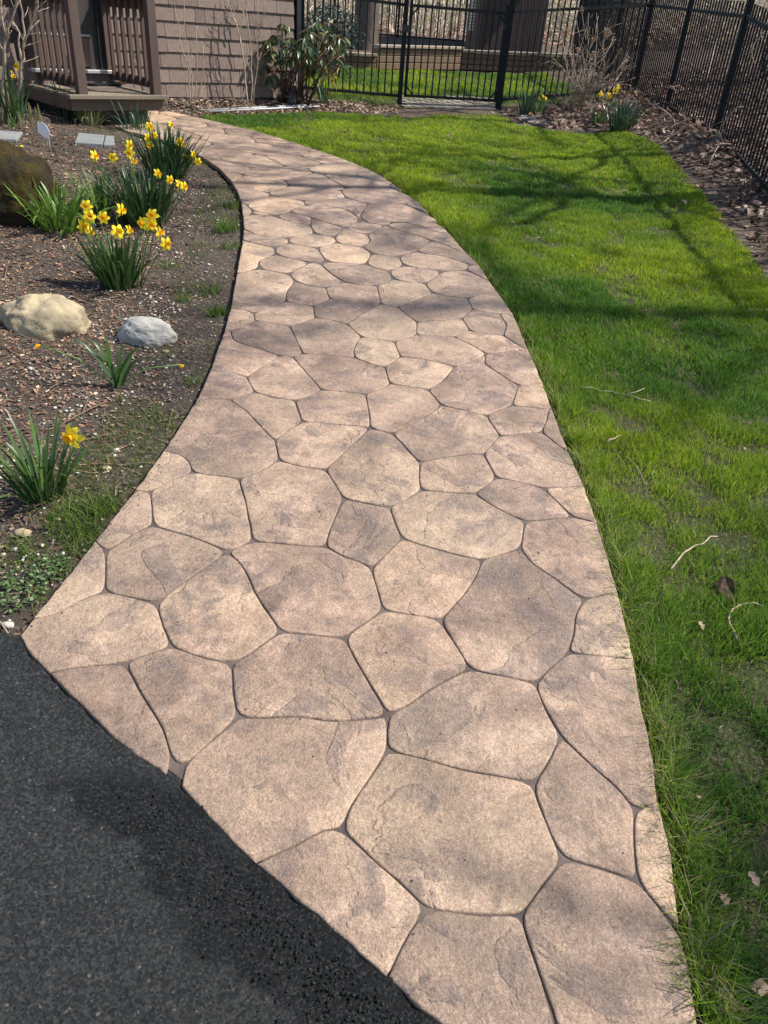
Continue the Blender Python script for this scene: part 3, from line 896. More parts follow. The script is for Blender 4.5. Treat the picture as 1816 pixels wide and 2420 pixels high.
def lawn_grass(name, poly, n, r, ylo, yhi, wid, hmul=1.0, bare=None):
    pp = np.array(poly); lo, hi = pp.min(0), pp.max(0)
    q = r.uniform((lo[0], max(lo[1], ylo)), (hi[0], min(hi[1], yhi)), (int(n), 2)); q = q[inpoly(q[:, 0], q[:, 1], poly)]
    # keep what the camera (and a step to the side) can see
    q = q[np.abs(q[:, 0]) < 1.1+.62*np.maximum(q[:, 1], 0)]
    de = polydist(q[:, 0], q[:, 1], RIGHTW)
    f = vnoise(q[:, 0], q[:, 1], 2.2, 41); g = vnoise(q[:, 0], q[:, 1], 7.5, 42)
    keep = np.clip(.42+2.4*(g-.36)+1.1*(f-.42), .14, 1)*np.clip((de-.006-.035*g)/.045, 0, 1)
    near_ = np.clip((3.0-q[:, 1])/1.2, 0, 1); keep = keep*(1-.45*near_*np.clip((.62-g)*4, 0, 1))
    if bare is not None: keep = keep*bare(q[:, 0], q[:, 1])
    k = r.random(len(q)) < keep; q = q[k]; f = f[k]; g = g[k]; de = de[k]
    n = len(q); P = np.stack([q[:, 0], q[:, 1], gridz(q[:, 0], q[:, 1])-.004], 1)
    hh = hmul*(.017+.030*g*g*1.6+.012*f)*r.uniform(.55, 1.35, n)*(1+.9*np.exp(-((de-.10)/.08)**2)*(vnoise(q[:, 0], q[:, 1], 1.6, 43) > .45))
    c = pick(GREENS, n, r, .25)
    yel = vnoise(q[:, 0], q[:, 1], 1.1, 44)
    c = c*(1+np.clip((yel-.46)*3.4, -.42, .9)[:, None]*np.array([1.05, .6, .1]))
    nr = np.clip((3.0-q[:, 1])/1.2, 0, 1)[:, None]; c = c*(1-nr*np.array([.50, .34, -.1]))  # near blades greener; part of the darkening is shade put into their colour
    dead = r.random(n) < .05+.5*np.clip(.47-g, 0, .5)+.5*np.clip(.36-f, 0, .5); c[dead] = pick([(.30, .25, .13), (.24, .20, .11), (.36, .31, .19)], dead.sum(), r)
    w = wid*r.uniform(.7, 1.3, n)
    return grass(name, P, hh, w, np.clip(c, 0, 1), .75, r)
def fence_bare(x, y):
    d = polydist(x, y, [tuple(HO[:2]), tuple(gA[:2]), tuple(gB[:2])])
    return np.clip(.12+(d-.5)/1.1+.8*(vnoise(x, y, 2.5, 50)-.5), .10, 1)
r1 = np.random.default_rng(101)
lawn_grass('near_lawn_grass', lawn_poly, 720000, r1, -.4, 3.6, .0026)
lawn_grass('middle_lawn_grass', lawn_poly, 520000, r1, 3.6, 7.2, .0040)
lawn_grass('far_lawn_grass', lawn_poly, 420000, r1, 7.2, 14, .0062, 1.05, fence_bare)
def back_bare(x, y): return np.clip((vnoise(x*.5, y, 1.2, 55)-.30)*4, .12, 1)*np.clip((y-12.7-.2*x)/1.6, .15, 1)
lawn_grass('back_lawn_grass', back_poly, 150000, r1, 11, 18, .010, 1.2, back_bare)

# blades leaning over the slab edge
RW = np.array(RIGHTW); ne = 5200; tt = r1.random(ne)**.55*(len(RW)-14)+12; i_ = tt.astype(int); i_ = np.minimum(i_, len(RW)-2); fz_ = (tt-i_)[:, None]
pe = RW[i_]*(1-fz_)+RW[i_+1]*fz_; tn = RW[i_+1]-RW[i_]; tn = tn/np.linalg.norm(tn, axis=1)[:, None]; out = np.stack([-tn[:, 1], tn[:, 0]], 1)
out = np.where((out[:, :1]*1.0+0*out) < 0, -out, out)
pe = pe+out*r1.uniform(.004, .07, (ne, 1)); kp = vnoise(pe[:, 0], pe[:, 1], 5, 91) > .42; pe = pe[kp]; ne = len(pe)
Pe = np.stack([pe[:, 0], pe[:, 1], gridz(pe[:, 0], pe[:, 1])], 1)
grass('edge_grass', Pe, r1.uniform(.045, .095, ne), np.full(ne, .0030), pick(GREENS+[(.28, .24, .12), (.34, .29, .17)], ne, r1, .25), 1.15, r1)

# mulch, pebbles and straw in the bed
r2 = np.random.default_rng(202)
def seen(q): return q[np.abs(q[:, 0]) < 1.0+.62*np.maximum(q[:, 1], 0)]
def bedpts(n, dens): 
    q = seen(sample_poly(bed_poly, n, r2, dens)); return q
def cull(x, y): return np.clip(1.5/(np.maximum(y, 1.2)), .14, 1)
def mdens(x, y):
    d = polydist(x, y, LEFTW); return cull(x, y)*np.clip((d-.10)/.55+.7*(vnoise(x, y, 3, 61)-.42), .06, 1)
q = bedpts(80000, mdens); n = len(q)
P = np.stack([q[:, 0], q[:, 1], gridz(q[:, 0], q[:, 1])+r2.uniform(0, .008, n)], 1)
L = r2.uniform(.006, .026, n)*np.clip(.7+.10*q[:, 1], .8, 1.6); Wd = L*r2.uniform(.18, .5, n)
pale = vnoise(q[:, 0], q[:, 1], 1.6, 62)
c = pick([(.105, .070, .050), (.078, .052, .038), (.14, .095, .068), (.185, .13, .095), (.055, .040, .031), (.32, .245, .18)], n, r2, .3, [.27, .24, .22, .13, .1, .04])
c = np.clip(c*np.array((1.12, 1.0, .9))*(1+np.clip((pale-.5)*2.0, -.35, .6)+.55*np.clip(polydist(q[:, 0], q[:, 1], LEFTW)-.45, 0, .8))[:, None], 0, 1)
scatter('bark_mulch', P, L, Wd, .35, .3, c, 'mulch', r2, shape='chip')
def pdens(x, y):
    d = polydist(x, y, LEFTW); return cull(x, y)*np.exp(-((d-.55)/.35)**2)*np.clip((vnoise(x, y, 3.5, 63)-.35)*3, 0.03, 1)
q = bedpts(2600, pdens); n = len(q)
P = np.stack([q[:, 0], q[:, 1], gridz(q[:, 0], q[:, 1])+.003], 1); L = r2.uniform(.007, .022, n)*r2.uniform(.6, 1.3, n); Wd = L*r2.uniform(.6, 1, n)
scatter('gravel', P, L, Wd, .3, 0, pick([(.36, .32, .26), (.45, .42, .36), (.26, .22, .18), (.50, .46, .38), (.30, .22, .16)], n, r2, .2), 'pebble', r2, shape='rock')
q = bedpts(1000, lambda x, y: cull(x, y)*np.clip((vnoise(x, y, 2, 64)-.4)*4, .05, 1)); n = len(q)
P = np.stack([q[:, 0], q[:, 1], gridz(q[:, 0], q[:, 1])+.008], 1); L = r2.uniform(.04, .16, n); Wd = r2.uniform(.0015, .004, n)
scatter('dry_straw', P, L, Wd, .12, 2.5, pick([(.30, .22, .145), (.22, .155, .105), (.16, .11, .078)], n, r2), 'mulch', r2, shape='chip')
# thin grass seeding along the bare strip beside the slab
qg = sample_poly(bed_poly, 5200, r2, lambda x, y: (polydist(x, y, LEFTW) < .34)*np.clip((vnoise(x, y, 2.6, 66)-.46)*5, 0, 1)*cull(x, y)); ng = len(qg)
grass('bed_grass', np.stack([qg[:, 0], qg[:, 1], gridz(qg[:, 0], qg[:, 1])-.003], 1), r2.uniform(.012, .045, ng), np.full(ng, .003), pick([(.10, .17, .025), (.13, .20, .03), (.08, .12, .03), (.20, .18, .08)], ng, r2, .2), 1.1, r2)
# specks of grit lying on the slab and soil spilt over its left edge
pq = np.concatenate([sample_poly(outline, 420, r2), np.array(LEFTW)[r2.integers(1, 20, 500)]+r2.standard_normal((500, 2))*np.array((.03, .12))]); pq = pq[inpoly(pq[:, 0], pq[:, 1], outline)]; n = len(pq)
P = np.stack([pq[:, 0], pq[:, 1], gz(pq[:, 0], pq[:, 1])+.0015], 1); L = r2.uniform(.002, .007, n)
scatter('path_grit', P, L, L*r2.uniform(.5, 1, n), .3, 0, pick([(.05, .04, .032), (.10, .075, .055), (.03, .027, .025)], n, r2), 'mulch', r2, shape='rock')
# crumbs of fresh asphalt along the slab
t = r2.random(1100)*(len(DRIVEW)-9)+8; i = t.astype(int); fz = t-i; D = np.array(DRIVEW)
pp = D[i]*(1-fz)[:, None]+D[np.minimum(i+1, len(D)-1)]*fz[:, None]
pp = pp+np.stack([-np.abs(r2.standard_normal(1100))*.075+.004, -np.abs(r2.standard_normal(1100))*.07+.002], 1)
P = np.stack([pp[:, 0], pp[:, 1], gz(pp[:, 0], pp[:, 1])-.006], 1); L = r2.uniform(.002, .0075, 1100); Wd = L*r2.uniform(.6, 1, 1100)
P[:, 2] -= .006
scatter('asphalt_crumbs', P, L, Wd, .4, 0, pick([(.008, .008, .008), (.014, .014, .0138), (.028, .0275, .027)], 1100, r2), 'asphalt_crumb', r2, shape='rock')

# ------------------------------------------------------------------ house
HB = HO[2]+.02                                  # bottom of the siding
def hp(u, v, z): p = HO+hw*u+hn*v; return np.array([p[0], p[1], z])
def huv(p): d = np.array(p)-HO; return d.dot(hw), d.dot(hn)
def onwall(px, py, v=0.0):
    r = ray(px, py); P = HO+hn*v; return CAM+r*((P-CAM).dot(hn)/r.dot(hn))
HAX = np.array([hw, hn, (0, 0, 1.)])
RZ = math.atan2(hw[1], hw[0])
house = thing('house', hp(-2, 0, HO[2]-.1), 'brown shingled house wall with white threshold door behind the porch', 'house')
mb = MB(); mb.box(hp(-3.05, -1.53, HB+1.25), (6.1, 3.0, 3.1), HAX); mb.build('wall', 'trim_wood', house)
mb = MB(); mb.box(hp(-3.05, .0, HB-.12), (6.06, .05, .24), HAX); mb.build('foundation', 'black_trim', house)
# shingles: one wedge mesh, copied
sm = MB(); sm.add([(0, .004, 0), (1, .004, 0), (1, .004, 1.12), (0, .004, 1.12), (0, .026, 0), (1, .026, 0), (1, .007, 1.12), (0, .007, 1.12)],
                  [(4, 5, 6, 7), (0, 4, 7, 3), (1, 2, 6, 5), (0, 1, 5, 4), (3, 7, 6, 2), (0, 3, 2, 1)])
shm = sm.mesh('shingle'); shm.materials.append(MATS['shingle_wood'])
EXPO = .158; rs = random.Random(4)
DU0, DU1 = huv(onwall(62, 120))[0], huv(onwall(248, 130))[0]
for k in range(11):
    z = HB+k*EXPO; u = -.03
    while u > -5.4:
        wd = rs.uniform(.13, .34); u0 = u-wd
        if not (k > 0 and u0 > DU0-.02 and u < DU1+.02) and not (z > HB+.3 and u > DU0 and u0 < DU1):
            o = put('shingle', shm, None, house, hp(u0+.0035, 0, z+rs.uniform(-.002, .003)))
            o.scale = (wd-.006, rs.uniform(.9, 1.1), EXPO); o.rotation_euler = (0, 0, RZ)
            o.scale.y *= -1 if np.cross(hw, hn)[2] < 0 else 1
        u = u0
mb = MB(); mb.box(hp(.035, -.02, HB+1.2), (.07, .12, 2.9), HAX); o = mb.build('corner_board', 'black_trim', house)
mb = MB(); mb.box(hp(-3.05, -1.6, HB+2.87), (6.3, 3.3, .12), HAX); mb.build('roof', 'roof_dark', house)
# porch geometry
PZ = .68
pFR, pFL, pBL = huv(atZ(400, 229, PZ)), huv(atZ(183, 222, PZ)), huv(atZ(72, 208, PZ))
PV = .5*(pFR[1]+pFL[1]); PU1 = pFR[0]; PU0 = .5*(pFL[0]+pBL[0])
print('porch', pFR, pFL, pBL, 'PV', PV, 'PU', PU0, PU1, 'door', DU0, DU1)
# door, kept as a part of the house
DZ = PZ+.15
dw = DU1-DU0; dc = .5*(DU0+DU1)
mb = MB(); mb.box(hp(dc, .012, DZ+1.0), (dw*.80, .045, 2.0), HAX); door = mb.build('door', 'door_paint', house)
mb = MB(); mb.box(hp(dc-.02, .042, DZ+.16), (dw*.62, .014, .27), HAX); mb.build('kick_panel', 'skirt_wood', door)
mb = MB(); mb.box(hp(dc-.02, .046, DZ+.32), (dw*.66, .02, .022), HAX); mb.build('panel_bead', 'aluminium', door)
mb = MB(); mb.box(hp(dc-.02, .042, DZ+1.05), (dw*.62, .014, 1.3), HAX); mb.build('door_panel', 'door_paint', door)
for sgn, mt in ((-1, 'trim_wood'), (1, 'black_trim')):
    mb = MB(); mb.box(hp(dc+sgn*dw*.45, .03, DZ+1.0), (dw*.10, .08, 2.06), HAX); mb.build('door_jamb', mt, house)
mb = MB(); mb.box(hp(dc+dw*.545, .036, DZ+1.0), (.085, .05, 2.06), HAX); mb.build('door_casing', 'shingle_wood', house)
mb = MB(); mb.box(hp(dc, .06, DZ-.02), (dw*1.02, .15, .035), HAX); o = mb.build('threshold', 'aluminium', house); bevel(o)
mb = MB(); mb.box(hp(dc, .045, (PZ+DZ-.04)/2), (dw*1.06, .10, DZ-.04-PZ), HAX); mb.build('riser', 'shingle_wood', house)

porch = thing('porch', hp((PU0+PU1)/2, PV/2, gzf(*hp(-3, .4, 0)[:2])+SOIL), 'small brown wooden porch with two baluster railings and an open front', 'porch')
nb = max(4, int(round(PV/.135))); bwid = (PV-.04)/nb
for k in range(nb):
    mb = MB(); mb.box(hp((PU0+PU1)/2, .05+bwid*(k+.5), PZ-.016), (PU1-PU0, bwid-.008, .034), HAX); o = mb.build('deck_board', 'deck_wood', porch); bevel(o, .004, 1)
mb = MB(); mb.box(hp((PU0+PU1)/2, PV+.035, PZ-.012), (PU1-PU0+.05, .07, .04), HAX); o = mb.build('nosing', 'deck_wood', porch); bevel(o, .006, 2)
for k in range(1):
    mb = MB(); mb.box(hp((PU0+PU1)/2, PV-.01-.012*k, PZ-.085-.10*k), (PU1-PU0-.02, .036, .105), HAX); mb.build('skirt_board', 'skirt_wood', porch)
    mb = MB(); mb.box(hp(PU0+.015, PV/2, PZ-.085-.10*k), (.036, PV-.08, .105), HAX); mb.build('skirt_board', 'skirt_wood', porch)
    mb = MB(); mb.box(hp(PU1-.015, PV/2, PZ-.085-.10*k), (.036, PV-.08, .105), HAX); mb.build('skirt_board', 'skirt_wood', porch)
mb = MB(); mb.box(hp((PU0+PU1)/2, PV-.30, PZ-.22), (PU1-PU0-.2, .05, .26), HAX); mb.build('gap_shade_board', 'black_trim', porch)  # black board standing in for the shade in the gap under the deck
for uu in (PU0+.10, PU1-.10):
    mb = MB(); mb.box(hp(uu, PV/2-.12, PZ-.21), (.10, PV-.36, .24), HAX); mb.build('gap_shade_footing', 'black_trim', porch)  # footings kept black so the space under the deck reads as shade
pLu = huv(atZ(192, 223, PZ))[0]; pRu = huv(atZ(375, 226, PZ))[0]
bm_ = MB(); bm_.box((0, 0, .39), (.036, .036, .80)); balm = bm_.mesh('baluster'); balm.materials.append(MATS['trim_wood'])
for uu, nm in ((pLu, 'l'), (pRu, 'r')):
    mb = MB(); mb.box(hp(uu, PV-.055, PZ+.55), (.092, .092, 1.10), HAX); o = mb.build('post', 'trim_wood', porch); bevel(o, .004, 1)
    mb = MB(); mb.box(hp(uu, .075, PZ+.55), (.06, .06, 1.10), HAX); mb.build('wall_post', 'trim_wood', porch)
    mb = MB(); mb.box(hp(uu, PV/2, PZ+.86), (.09, PV-.2, .045), HAX); o = mb.build('handrail', 'trim_wood', porch); bevel(o, .005, 1)
    mb = MB(); mb.box(hp(uu+.03, PV/2, PZ+.80), (.03, PV-.2, .09), HAX); mb.build('top_rail', 'trim_wood', porch)
    mb = MB(); mb.box(hp(uu+.03, PV/2, PZ+.10), (.036, PV-.2, .09), HAX); mb.build('bottom_rail', 'trim_wood', porch)
    nbal = 6
    for k in range(nbal):
        vv = .11+(PV-.26)*(k+.5)/nbal+.01
        o = put('baluster', balm, None, porch, hp(uu-.006, vv, PZ+.07)); o.rotation_euler = (0, 0, RZ)
mb = MB(); mb.box(hp(dc+.14, .19, PZ+.012), (dw*.75, .20, .02), HAX); dm = mb.build('doormat', 'mat_black', None, hp(dc, .19, PZ)); tag(dm, 'black doormat lying on the porch deck below the door', 'doormat')

# ------------------------------------------------------------------ fences and gate
pk = MB(); pk.box((0, 0, .5), (.0165, .0165, 1.0)); pkm = pk.mesh('picket'); pkm.materials.append(MATS['fence_black'])
def post(root, p, w, h, name='post'):
    mb = MB(); mb.box((p[0], p[1], p[2]+h/2-.1), (w, w, h+.2)); mb.box((p[0], p[1], p[2]+h+.006), (w+.012, w+.012, .016)); o = mb.build(name, 'fence_black', root); return o
def panel(root, a, b, hgt, sp=.098, lo=.09, over=.13, first=True, pw=1.0):
    a = np.array(a, float); b = np.array(b, float); d = b-a; L = np.linalg.norm(d[:2]); n = max(2, int(round(L/sp)))
    yaw = math.atan2(d[1], d[0])
    for z in (lo, hgt):
        mb = MB(); mb.bar(a+(0, 0, z), b+(0, 0, z), .032, .036); mb.build('rail', 'fence_black', root)
    for k in range(1, n):
        p = a+d*k/n
        o = put('picket', pkm, None, root, (p[0], p[1], p[2]+lo-.02)); o.scale = (pw, pw, hgt+over-lo+.02); o.rotation_euler = (0, 0, yaw)
def gp(px, py, off=SOIL): return G(px, py, off)
pG = gp(944, 251); pH = gp(1178, 251, .0)
pC = gp(1495, 226, .0); pA = gp(1572, 268, .0); pB = gp(1686, 330, .0)
print('fence', pG, pH, pC, pA, pB, np.linalg.norm(pA-pC), np.linalg.norm(pB-pA), np.linalg.norm(pH-pG))
pHouse = hp(.09, -.02, HO[2]+.02)
f1 = thing('fence', (pG+pHouse)/2, 'black metal picket fence panel between house corner and gate', 'fence', 'black picket fence runs')
FH = 1.17
panel(f1, pHouse+(0, 0, .03), pG+np.array((-.03, .0, .04)), FH, .098)
post(f1, pHouse+np.array((.03, .02, 0)), .05, FH+.2)
post(f1, pG, .064, FH+.25, 'gate_post')
gate = thing('gate', (pG+pH)/2, 'black metal picket gate with corner braces between two thick posts', 'gate')
gdir = (pH-pG); gdir[2] = 0; gl = np.linalg.norm(gdir); gdir /= gl
ga = pG+gdir*.075; gb = pG+gdir*(gl-.06); ga[2] = gb[2] = max(pG[2], pH[2])+.02
panel(gate, ga, gb, FH-.05, .098, .05)
for p in (ga, gb):
    mb = MB(); mb.bar(p+(0, 0, .03), p+(0, 0, FH+.05), .042); mb.build('stile', 'fence_black', gate)
for p, sg in ((ga, 1), (gb, -1)):
    for z0, z1 in ((.05, .17), (FH-.05, FH-.17)):
        mb = MB(); mb.bar(p+(0, 0, z1), p+gdir*sg*.12+(0, 0, z0), .02); mb.build('corner_brace', 'fence_black', gate)
mb = MB(); mb.box(ga-gdir*.05+(0, 0, FH-.32), (.12, .09, .09)); mb.build('latch', 'black_trim', gate)
for z in (.2, FH-.2):
    mb = MB(); mb.box(gb+gdir*.03+(0, 0, z), (.07, .06, .06)); mb.build('hinge', 'black_trim', gate)
f2 = thing('fence', (pH+pC)/2, 'black metal picket fence panel from the gate to the fence corner behind the dry bush', 'fence', 'black picket fence runs')
panel(f2, pH+np.array((.05, .0, .0)), pC, FH, .098)
post(f2, pH, .085, FH+.25, 'gate_post')
f3 = thing('fence', pA, 'long black metal picket fence run along the leaf-strewn bank', 'fence', 'black picket fence runs')
fd = pA-pB; flen = np.linalg.norm(fd[:2]); fd = fd/flen
pN = gp(1835, 492, .0); runs = [pN+(pN-pB), pN, pB, pA, pC]
fe = pC-pA; fe = fe/np.linalg.norm(fe[:2])
for k in range(1, 4): runs.append(pC+fe*1.9*k)
for i, p in enumerate(runs):
    p = np.array(p); p[2] = gzf(p[0], p[1])-.02 if i in (0, 1) or i > 4 else p[2]; runs[i] = p
for a, b in zip(runs[:-1], runs[1:]): panel(f3, a, b, FH, .098)
for p in runs: post(f3, p, .064, FH+.17)
# ------------------------------------------------------------------ beyond the gate
pav = MB(); pav.box((0, 0, 0), (1, 1, 1)); pvm = pav.mesh('paver'); pvm.materials.append(MATS['paver_brick'])
pp_ = MB(); c0 = gp(950, 256); c1 = gp(1180, 262); c2_ = gp(1180, 232); c3 = gp(930, 228)
ppo = MB(); quadp = [c0, c1, c2_, c3]
ppo.add([p+np.array((0, 0, .012)) for p in quadp]+[p-np.array((0, 0, .05)) for p in quadp], [(0, 1, 2, 3), (0, 4, 5, 1), (1, 5, 6, 2), (2, 6, 7, 3), (3, 7, 4, 0)])
pvo = ppo.build('paver_path', 'joint_concrete'); pvo['kind'] = 'structure'
for i in range(9):
    for j in range(8):
        u = (i+.5+(.5 if j % 2 else 0))/9.5; v = (j+.5)/8
        if u > .98: continue
        p = (c0*(1-u)+c1*u)*(1-v)+(c3*(1-u)+c2_*u)*v
        o = put('paver', pvm, None, pvo, p+np.array((0, 0, .012))); o.scale = (np.linalg.norm(c1-c0)/9.5*.93, np.linalg.norm(c3-c0)/8*.93, .03)
        o.rotation_euler = (0.0, 0.0, math.atan2(*(c1-c0)[[1, 0]]))
def timber_wall(a, b, hgt, n, label):
    a = np.array(a); b = np.array(b); t = thing('retaining_wall', (a+b)/2, label, 'retaining wall', 'timber retaining walls behind the gate')
    for k in range(n):
        mb = MB(); mb.bar(a+(0, 0, hgt*(k+.5)/n-.04), b+(0, 0, hgt*(k+.5)/n-.04), .16, hgt/n-.012, up=(0, 0, 1)); o = mb.build('timber', 'timber', t); bevel(o, .008, 1)
    mb = MB(); mb.bar(a+(0, 0, hgt-.01), b+(0, 0, hgt-.01), .24, .05); o = mb.build('cap_timber', 'timber_cap', t); bevel(o, .008, 1)
    return t
zl = atY(886, 128, RM[1])[2]-RM[2]; zr = atY(900, 108, RM[1])[2]-RM[2]
print('walls', RL, RM, RR, zl, zr)
timber_wall(RL-np.array((1.2, .0, 0)), RM, zl, 2, 'low timber retaining wall below the big tree trunk')
RM2 = G(1085, 160)
timber_wall(RM, RM2, zr, 3, 'taller timber retaining wall with pale cap behind the gate')
timber_wall(RM2+np.array((0, .12, 0)), RR+np.array((1.0, .2, 0)), zr*.86, 3, 'timber retaining wall below the dark shed')
# terrace soil behind the walls
mb = MB(); tz = RM[2]+zr-.06
tp = [(RL[0]-1.2, RL[1]+.1, RL[2]+zl-.08), (RM[0]-.02, RM[1]+.1, RM[2]+zl-.08), (RM[0]+.02, RM[1]+.1, tz), (RM2[0], RM2[1]+.1, tz), (RR[0]+1, RR[1]+.3, tz), (RR[0]+1.5, 21.5, tz+.25), (RL[0]-1.5, 21.5, tz+.25)]
mb.add(tp, [tuple(range(7))]); o = mb.build('terrace', 'forest_soil'); o['kind'] = 'structure'
# shed
SY = RR[1]+1.0
sA = atY(1098, 128, SY); sB = atY(1128, 131, SY-.35); sC = atY(1278, 135, SY+.1)
SZ = tz+.02
for p in (sA, sB, sC): p[2] = SZ
shed = thing('shed', (sB+sC)/2, 'dark brown shed with vertical boards and a pale louvred panel', 'shed')
mb = MB(); inn = .03
back = (sC-sB)/np.linalg.norm(sC-sB); nrm_ = np.array((-back[1], back[0], 0))
P4 = [sB+nrm_*inn, sC+nrm_*inn, sC+nrm_*1.6, sB+nrm_*1.6+back*.5, sB+nrm_*(inn+.2)+back*.1]
mb.add([p for p in P4]+[p+np.array((0, 0, 2.3)) for p in P4], [(0, 1, 6, 5), (1, 2, 7, 6), (2, 3, 8, 7), (3, 4, 9, 8), (4, 0, 5, 9), (5, 6, 7, 8, 9)])
mb.build('shed_body', 'black_trim', shed)
nbd = 11
for k in range(nbd):
    a = sB+(sC-sB)*(k+.02)/nbd; b = sB+(sC-sB)*(k+.95)/nbd
    mb = MB(); mb.box((a+b)/2+np.array((0, 0, 1.12)), (np.linalg.norm(b-a), .03, 2.25), (back, nrm_, (0, 0, 1))); mb.build('board', 'shed_board', shed)
sd_ = (sB-sA)/np.linalg.norm(sB-sA); sn = np.array((-sd_[1], sd_[0], 0))
mb = MB(); mb.box((sA+sB)/2+np.array((0, 0, 1.12)), (np.linalg.norm(sB-sA), .03, 2.25), (sd_, sn, (0, 0, 1))); mb.build('side_panel', 'skirt_wood', shed)
lv = MB()
for k in range(16): lv.box((sA*.62+sB*.38)-sn*.025+np.array((0, 0, .42+.055*k)), (.14, .02, .04), (sd_, sn, (0, 0, 1)))
lv.build('louvre_panel', 'aluminium', shed)
mb = MB(); mb.box((sB+sC)/2+nrm_*.8+np.array((0, 0, 2.36)), (2.4, 2.2, .1), (back, nrm_, (0, 0, 1))); mb.build('shed_roof', 'roof_dark', shed)
# rear fence
f4 = thing('fence', (0.2, 20.9, tz), 'distant thin black picket fence behind the retaining walls', 'fence', 'black picket fence runs')
ra = atY(640, 118, 20.6); rb = atY(1092, 125, 20.6); ra[2] = rb[2] = tz+.1
panel(f4, ra, rb, 1.1, .11, .1, .1, pw=.9)
for u in (0, .33, .66, 1): post(f4, ra+(rb-ra)*u, .05, 1.25)

# ------------------------------------------------------------------ woods behind and trees that shade the lawn
def rvec(r, s): return np.array([r.gauss(0, s), r.gauss(0, s), r.gauss(0, s)])
def limb(mb, p, d, L, r0, r1, nseg, r, wob=.12, lift=.0, sides=5):
    P = [np.array(p, float)]; d = np.array(d, float); d /= np.linalg.norm(d)
    for i in range(nseg):
        d = d+rvec(r, wob)+np.array((0, 0, lift)); d /= np.linalg.norm(d); P.append(P[-1]+d*L/nseg)
    mb.tube(P, [r0+(r1-r0)*i/nseg for i in range(nseg+1)], sides); return P, d
def side_dir(d, ang, r):
    a = np.cross(d, rvec(r, 1)); a /= np.linalg.norm(a)+1e-9
    return d*math.cos(ang)+a*math.sin(ang)
def bare_tree(base, hgt, rad, seed, label, group, nl=13, nb=6, nt_=5, lo=.42, reach=.34):
    r = random.Random(seed); base = np.array(base, float)
    t = thing('bare_tree', base, label, 'tree', group)
    tm = MB(); P, d = limb(tm, base-(0, 0, .2), (r.gauss(0, .04), r.gauss(0, .04), 1), hgt, rad, rad*.2, 9, r, .035, .02, 9); tm.build('trunk', 'bark', t, smooth=True)
    cm = MB(); tips = []
    for k in range(nl):
        f = lo+(1-lo)*(k+r.random()*.6)/nl; x = f*9; i = min(8, int(x)); p = P[i]+(P[i+1]-P[i])*(x-i)
        L = hgt*reach*(1.15-f*.7)*r.uniform(.8, 1.2); a = k*2.4+r.uniform(-.4, .4)
        dd = np.array([math.cos(a), math.sin(a), r.uniform(.25, .75)]); rr_ = rad*.42*(1.2-f*.8)
        B, bd = limb(cm, p, dd, L, rr_, rr_*.3, 6, r, .13, .03)
        for m in range(nb):
            g = .25+.75*(m+r.random())/nb; y = g*6; j = min(5, int(y)); q = B[j]+(B[j+1]-B[j])*(y-j)
            C, cd_ = limb(cm, q, side_dir(bd, r.uniform(.5, 1.1), r)+np.array((0, 0, .15)), L*.42*r.uniform(.6, 1.2), rr_*.34, .004, 4, r, .16, .02, 4)
            for _ in range(nt_):
                e = r.random()*4; w = min(3, int(e)); z = C[w]+(C[w+1]-C[w])*(e-w)
                T, _d2 = limb(cm, z, side_dir(cd_, r.uniform(.4, 1.1), r), L*.20*r.uniform(.5, 1.3), .0055, .002, 3, r, .2, .02, 3)
                tips.append(T[-1]); tips.append(T[1])
    cm.build('crown', 'twig_brown', t)
    # spring buds on the twigs
    rq = np.random.default_rng(seed); tp_ = np.array(tips); tp_ = tp_+rq.standard_normal((len(tips), 3))*.02
    n = len(tp_); o = scatter('buds', tp_, rq.uniform(.008, .022, n), rq.uniform(.006, .014, n), 1.2, .5, pick([(.22, .20, .06), (.16, .18, .05), (.26, .16, .09)], n, rq), 'strap_leaf', rq, 'stuff', 'leaf', None)
    o.parent = t; o.location = -Vector(base)
    return t
for i, (x, y, h_, rd, sd_i, lb) in enumerate(TREES):
    dn = h_ < 8; tl = h_ > 14
    bare_tree((x, y, gzf(x, y)), h_, rd, sd_i, lb, 'bare trees on the bank beyond the long fence', nl=20 if dn else 11 if tl else 12, nb=7 if dn or tl else 5, nt_=7 if dn else 5, lo=.5 if dn else .6 if tl else .42, reach=.26 if dn else .17 if tl else .34)
# big trunk behind the low wall
bp = atY(862, 122, RM[1]+1.4); bp[2] = RM[2]+zl-.1
rt = random.Random(9)
bt = thing('oak_tree', bp, 'thick rough-barked tree trunk behind the low timber wall', 'tree')
tm = MB(); ring_n = 26; Vt = []; nlv = 22
for k in range(nlv):
    z = k*.22; rad = .235+.14*math.exp(-z*3.2)
    for j in range(ring_n):
        a = 2*math.pi*j/ring_n; rr_ = rad*(1+.05*mnoise.noise(Vector((math.cos(a)*2.2, math.sin(a)*2.2, z*.8)))+.045*mnoise.noise(Vector((math.cos(a)*7, math.sin(a)*7, z*1.7)))+.18*math.exp(-z*4)*max(0, math.cos(a*5)))
        Vt.append((bp[0]+rr_*math.cos(a)+z*.01, bp[1]+rr_*math.sin(a), bp[2]-.15+z))
tm.add(Vt, [(k*ring_n+j, k*ring_n+(j+1) % ring_n, (k+1)*ring_n+(j+1) % ring_n, (k+1)*ring_n+j) for k in range(nlv-1) for j in range(ring_n)])
tm.build('trunk', 'bark', bt, smooth=True)
cm = MB(); rr0 = random.Random(31)
for k in range(9):
    a = k*2.4; p = np.array((bp[0], bp[1], bp[2]+3.2+.16*k)); limb(cm, p, (math.cos(a), math.sin(a), .9), 2.8, .09, .02, 6, rr0, .12, .03)
cm.build('crown', 'bark', bt)
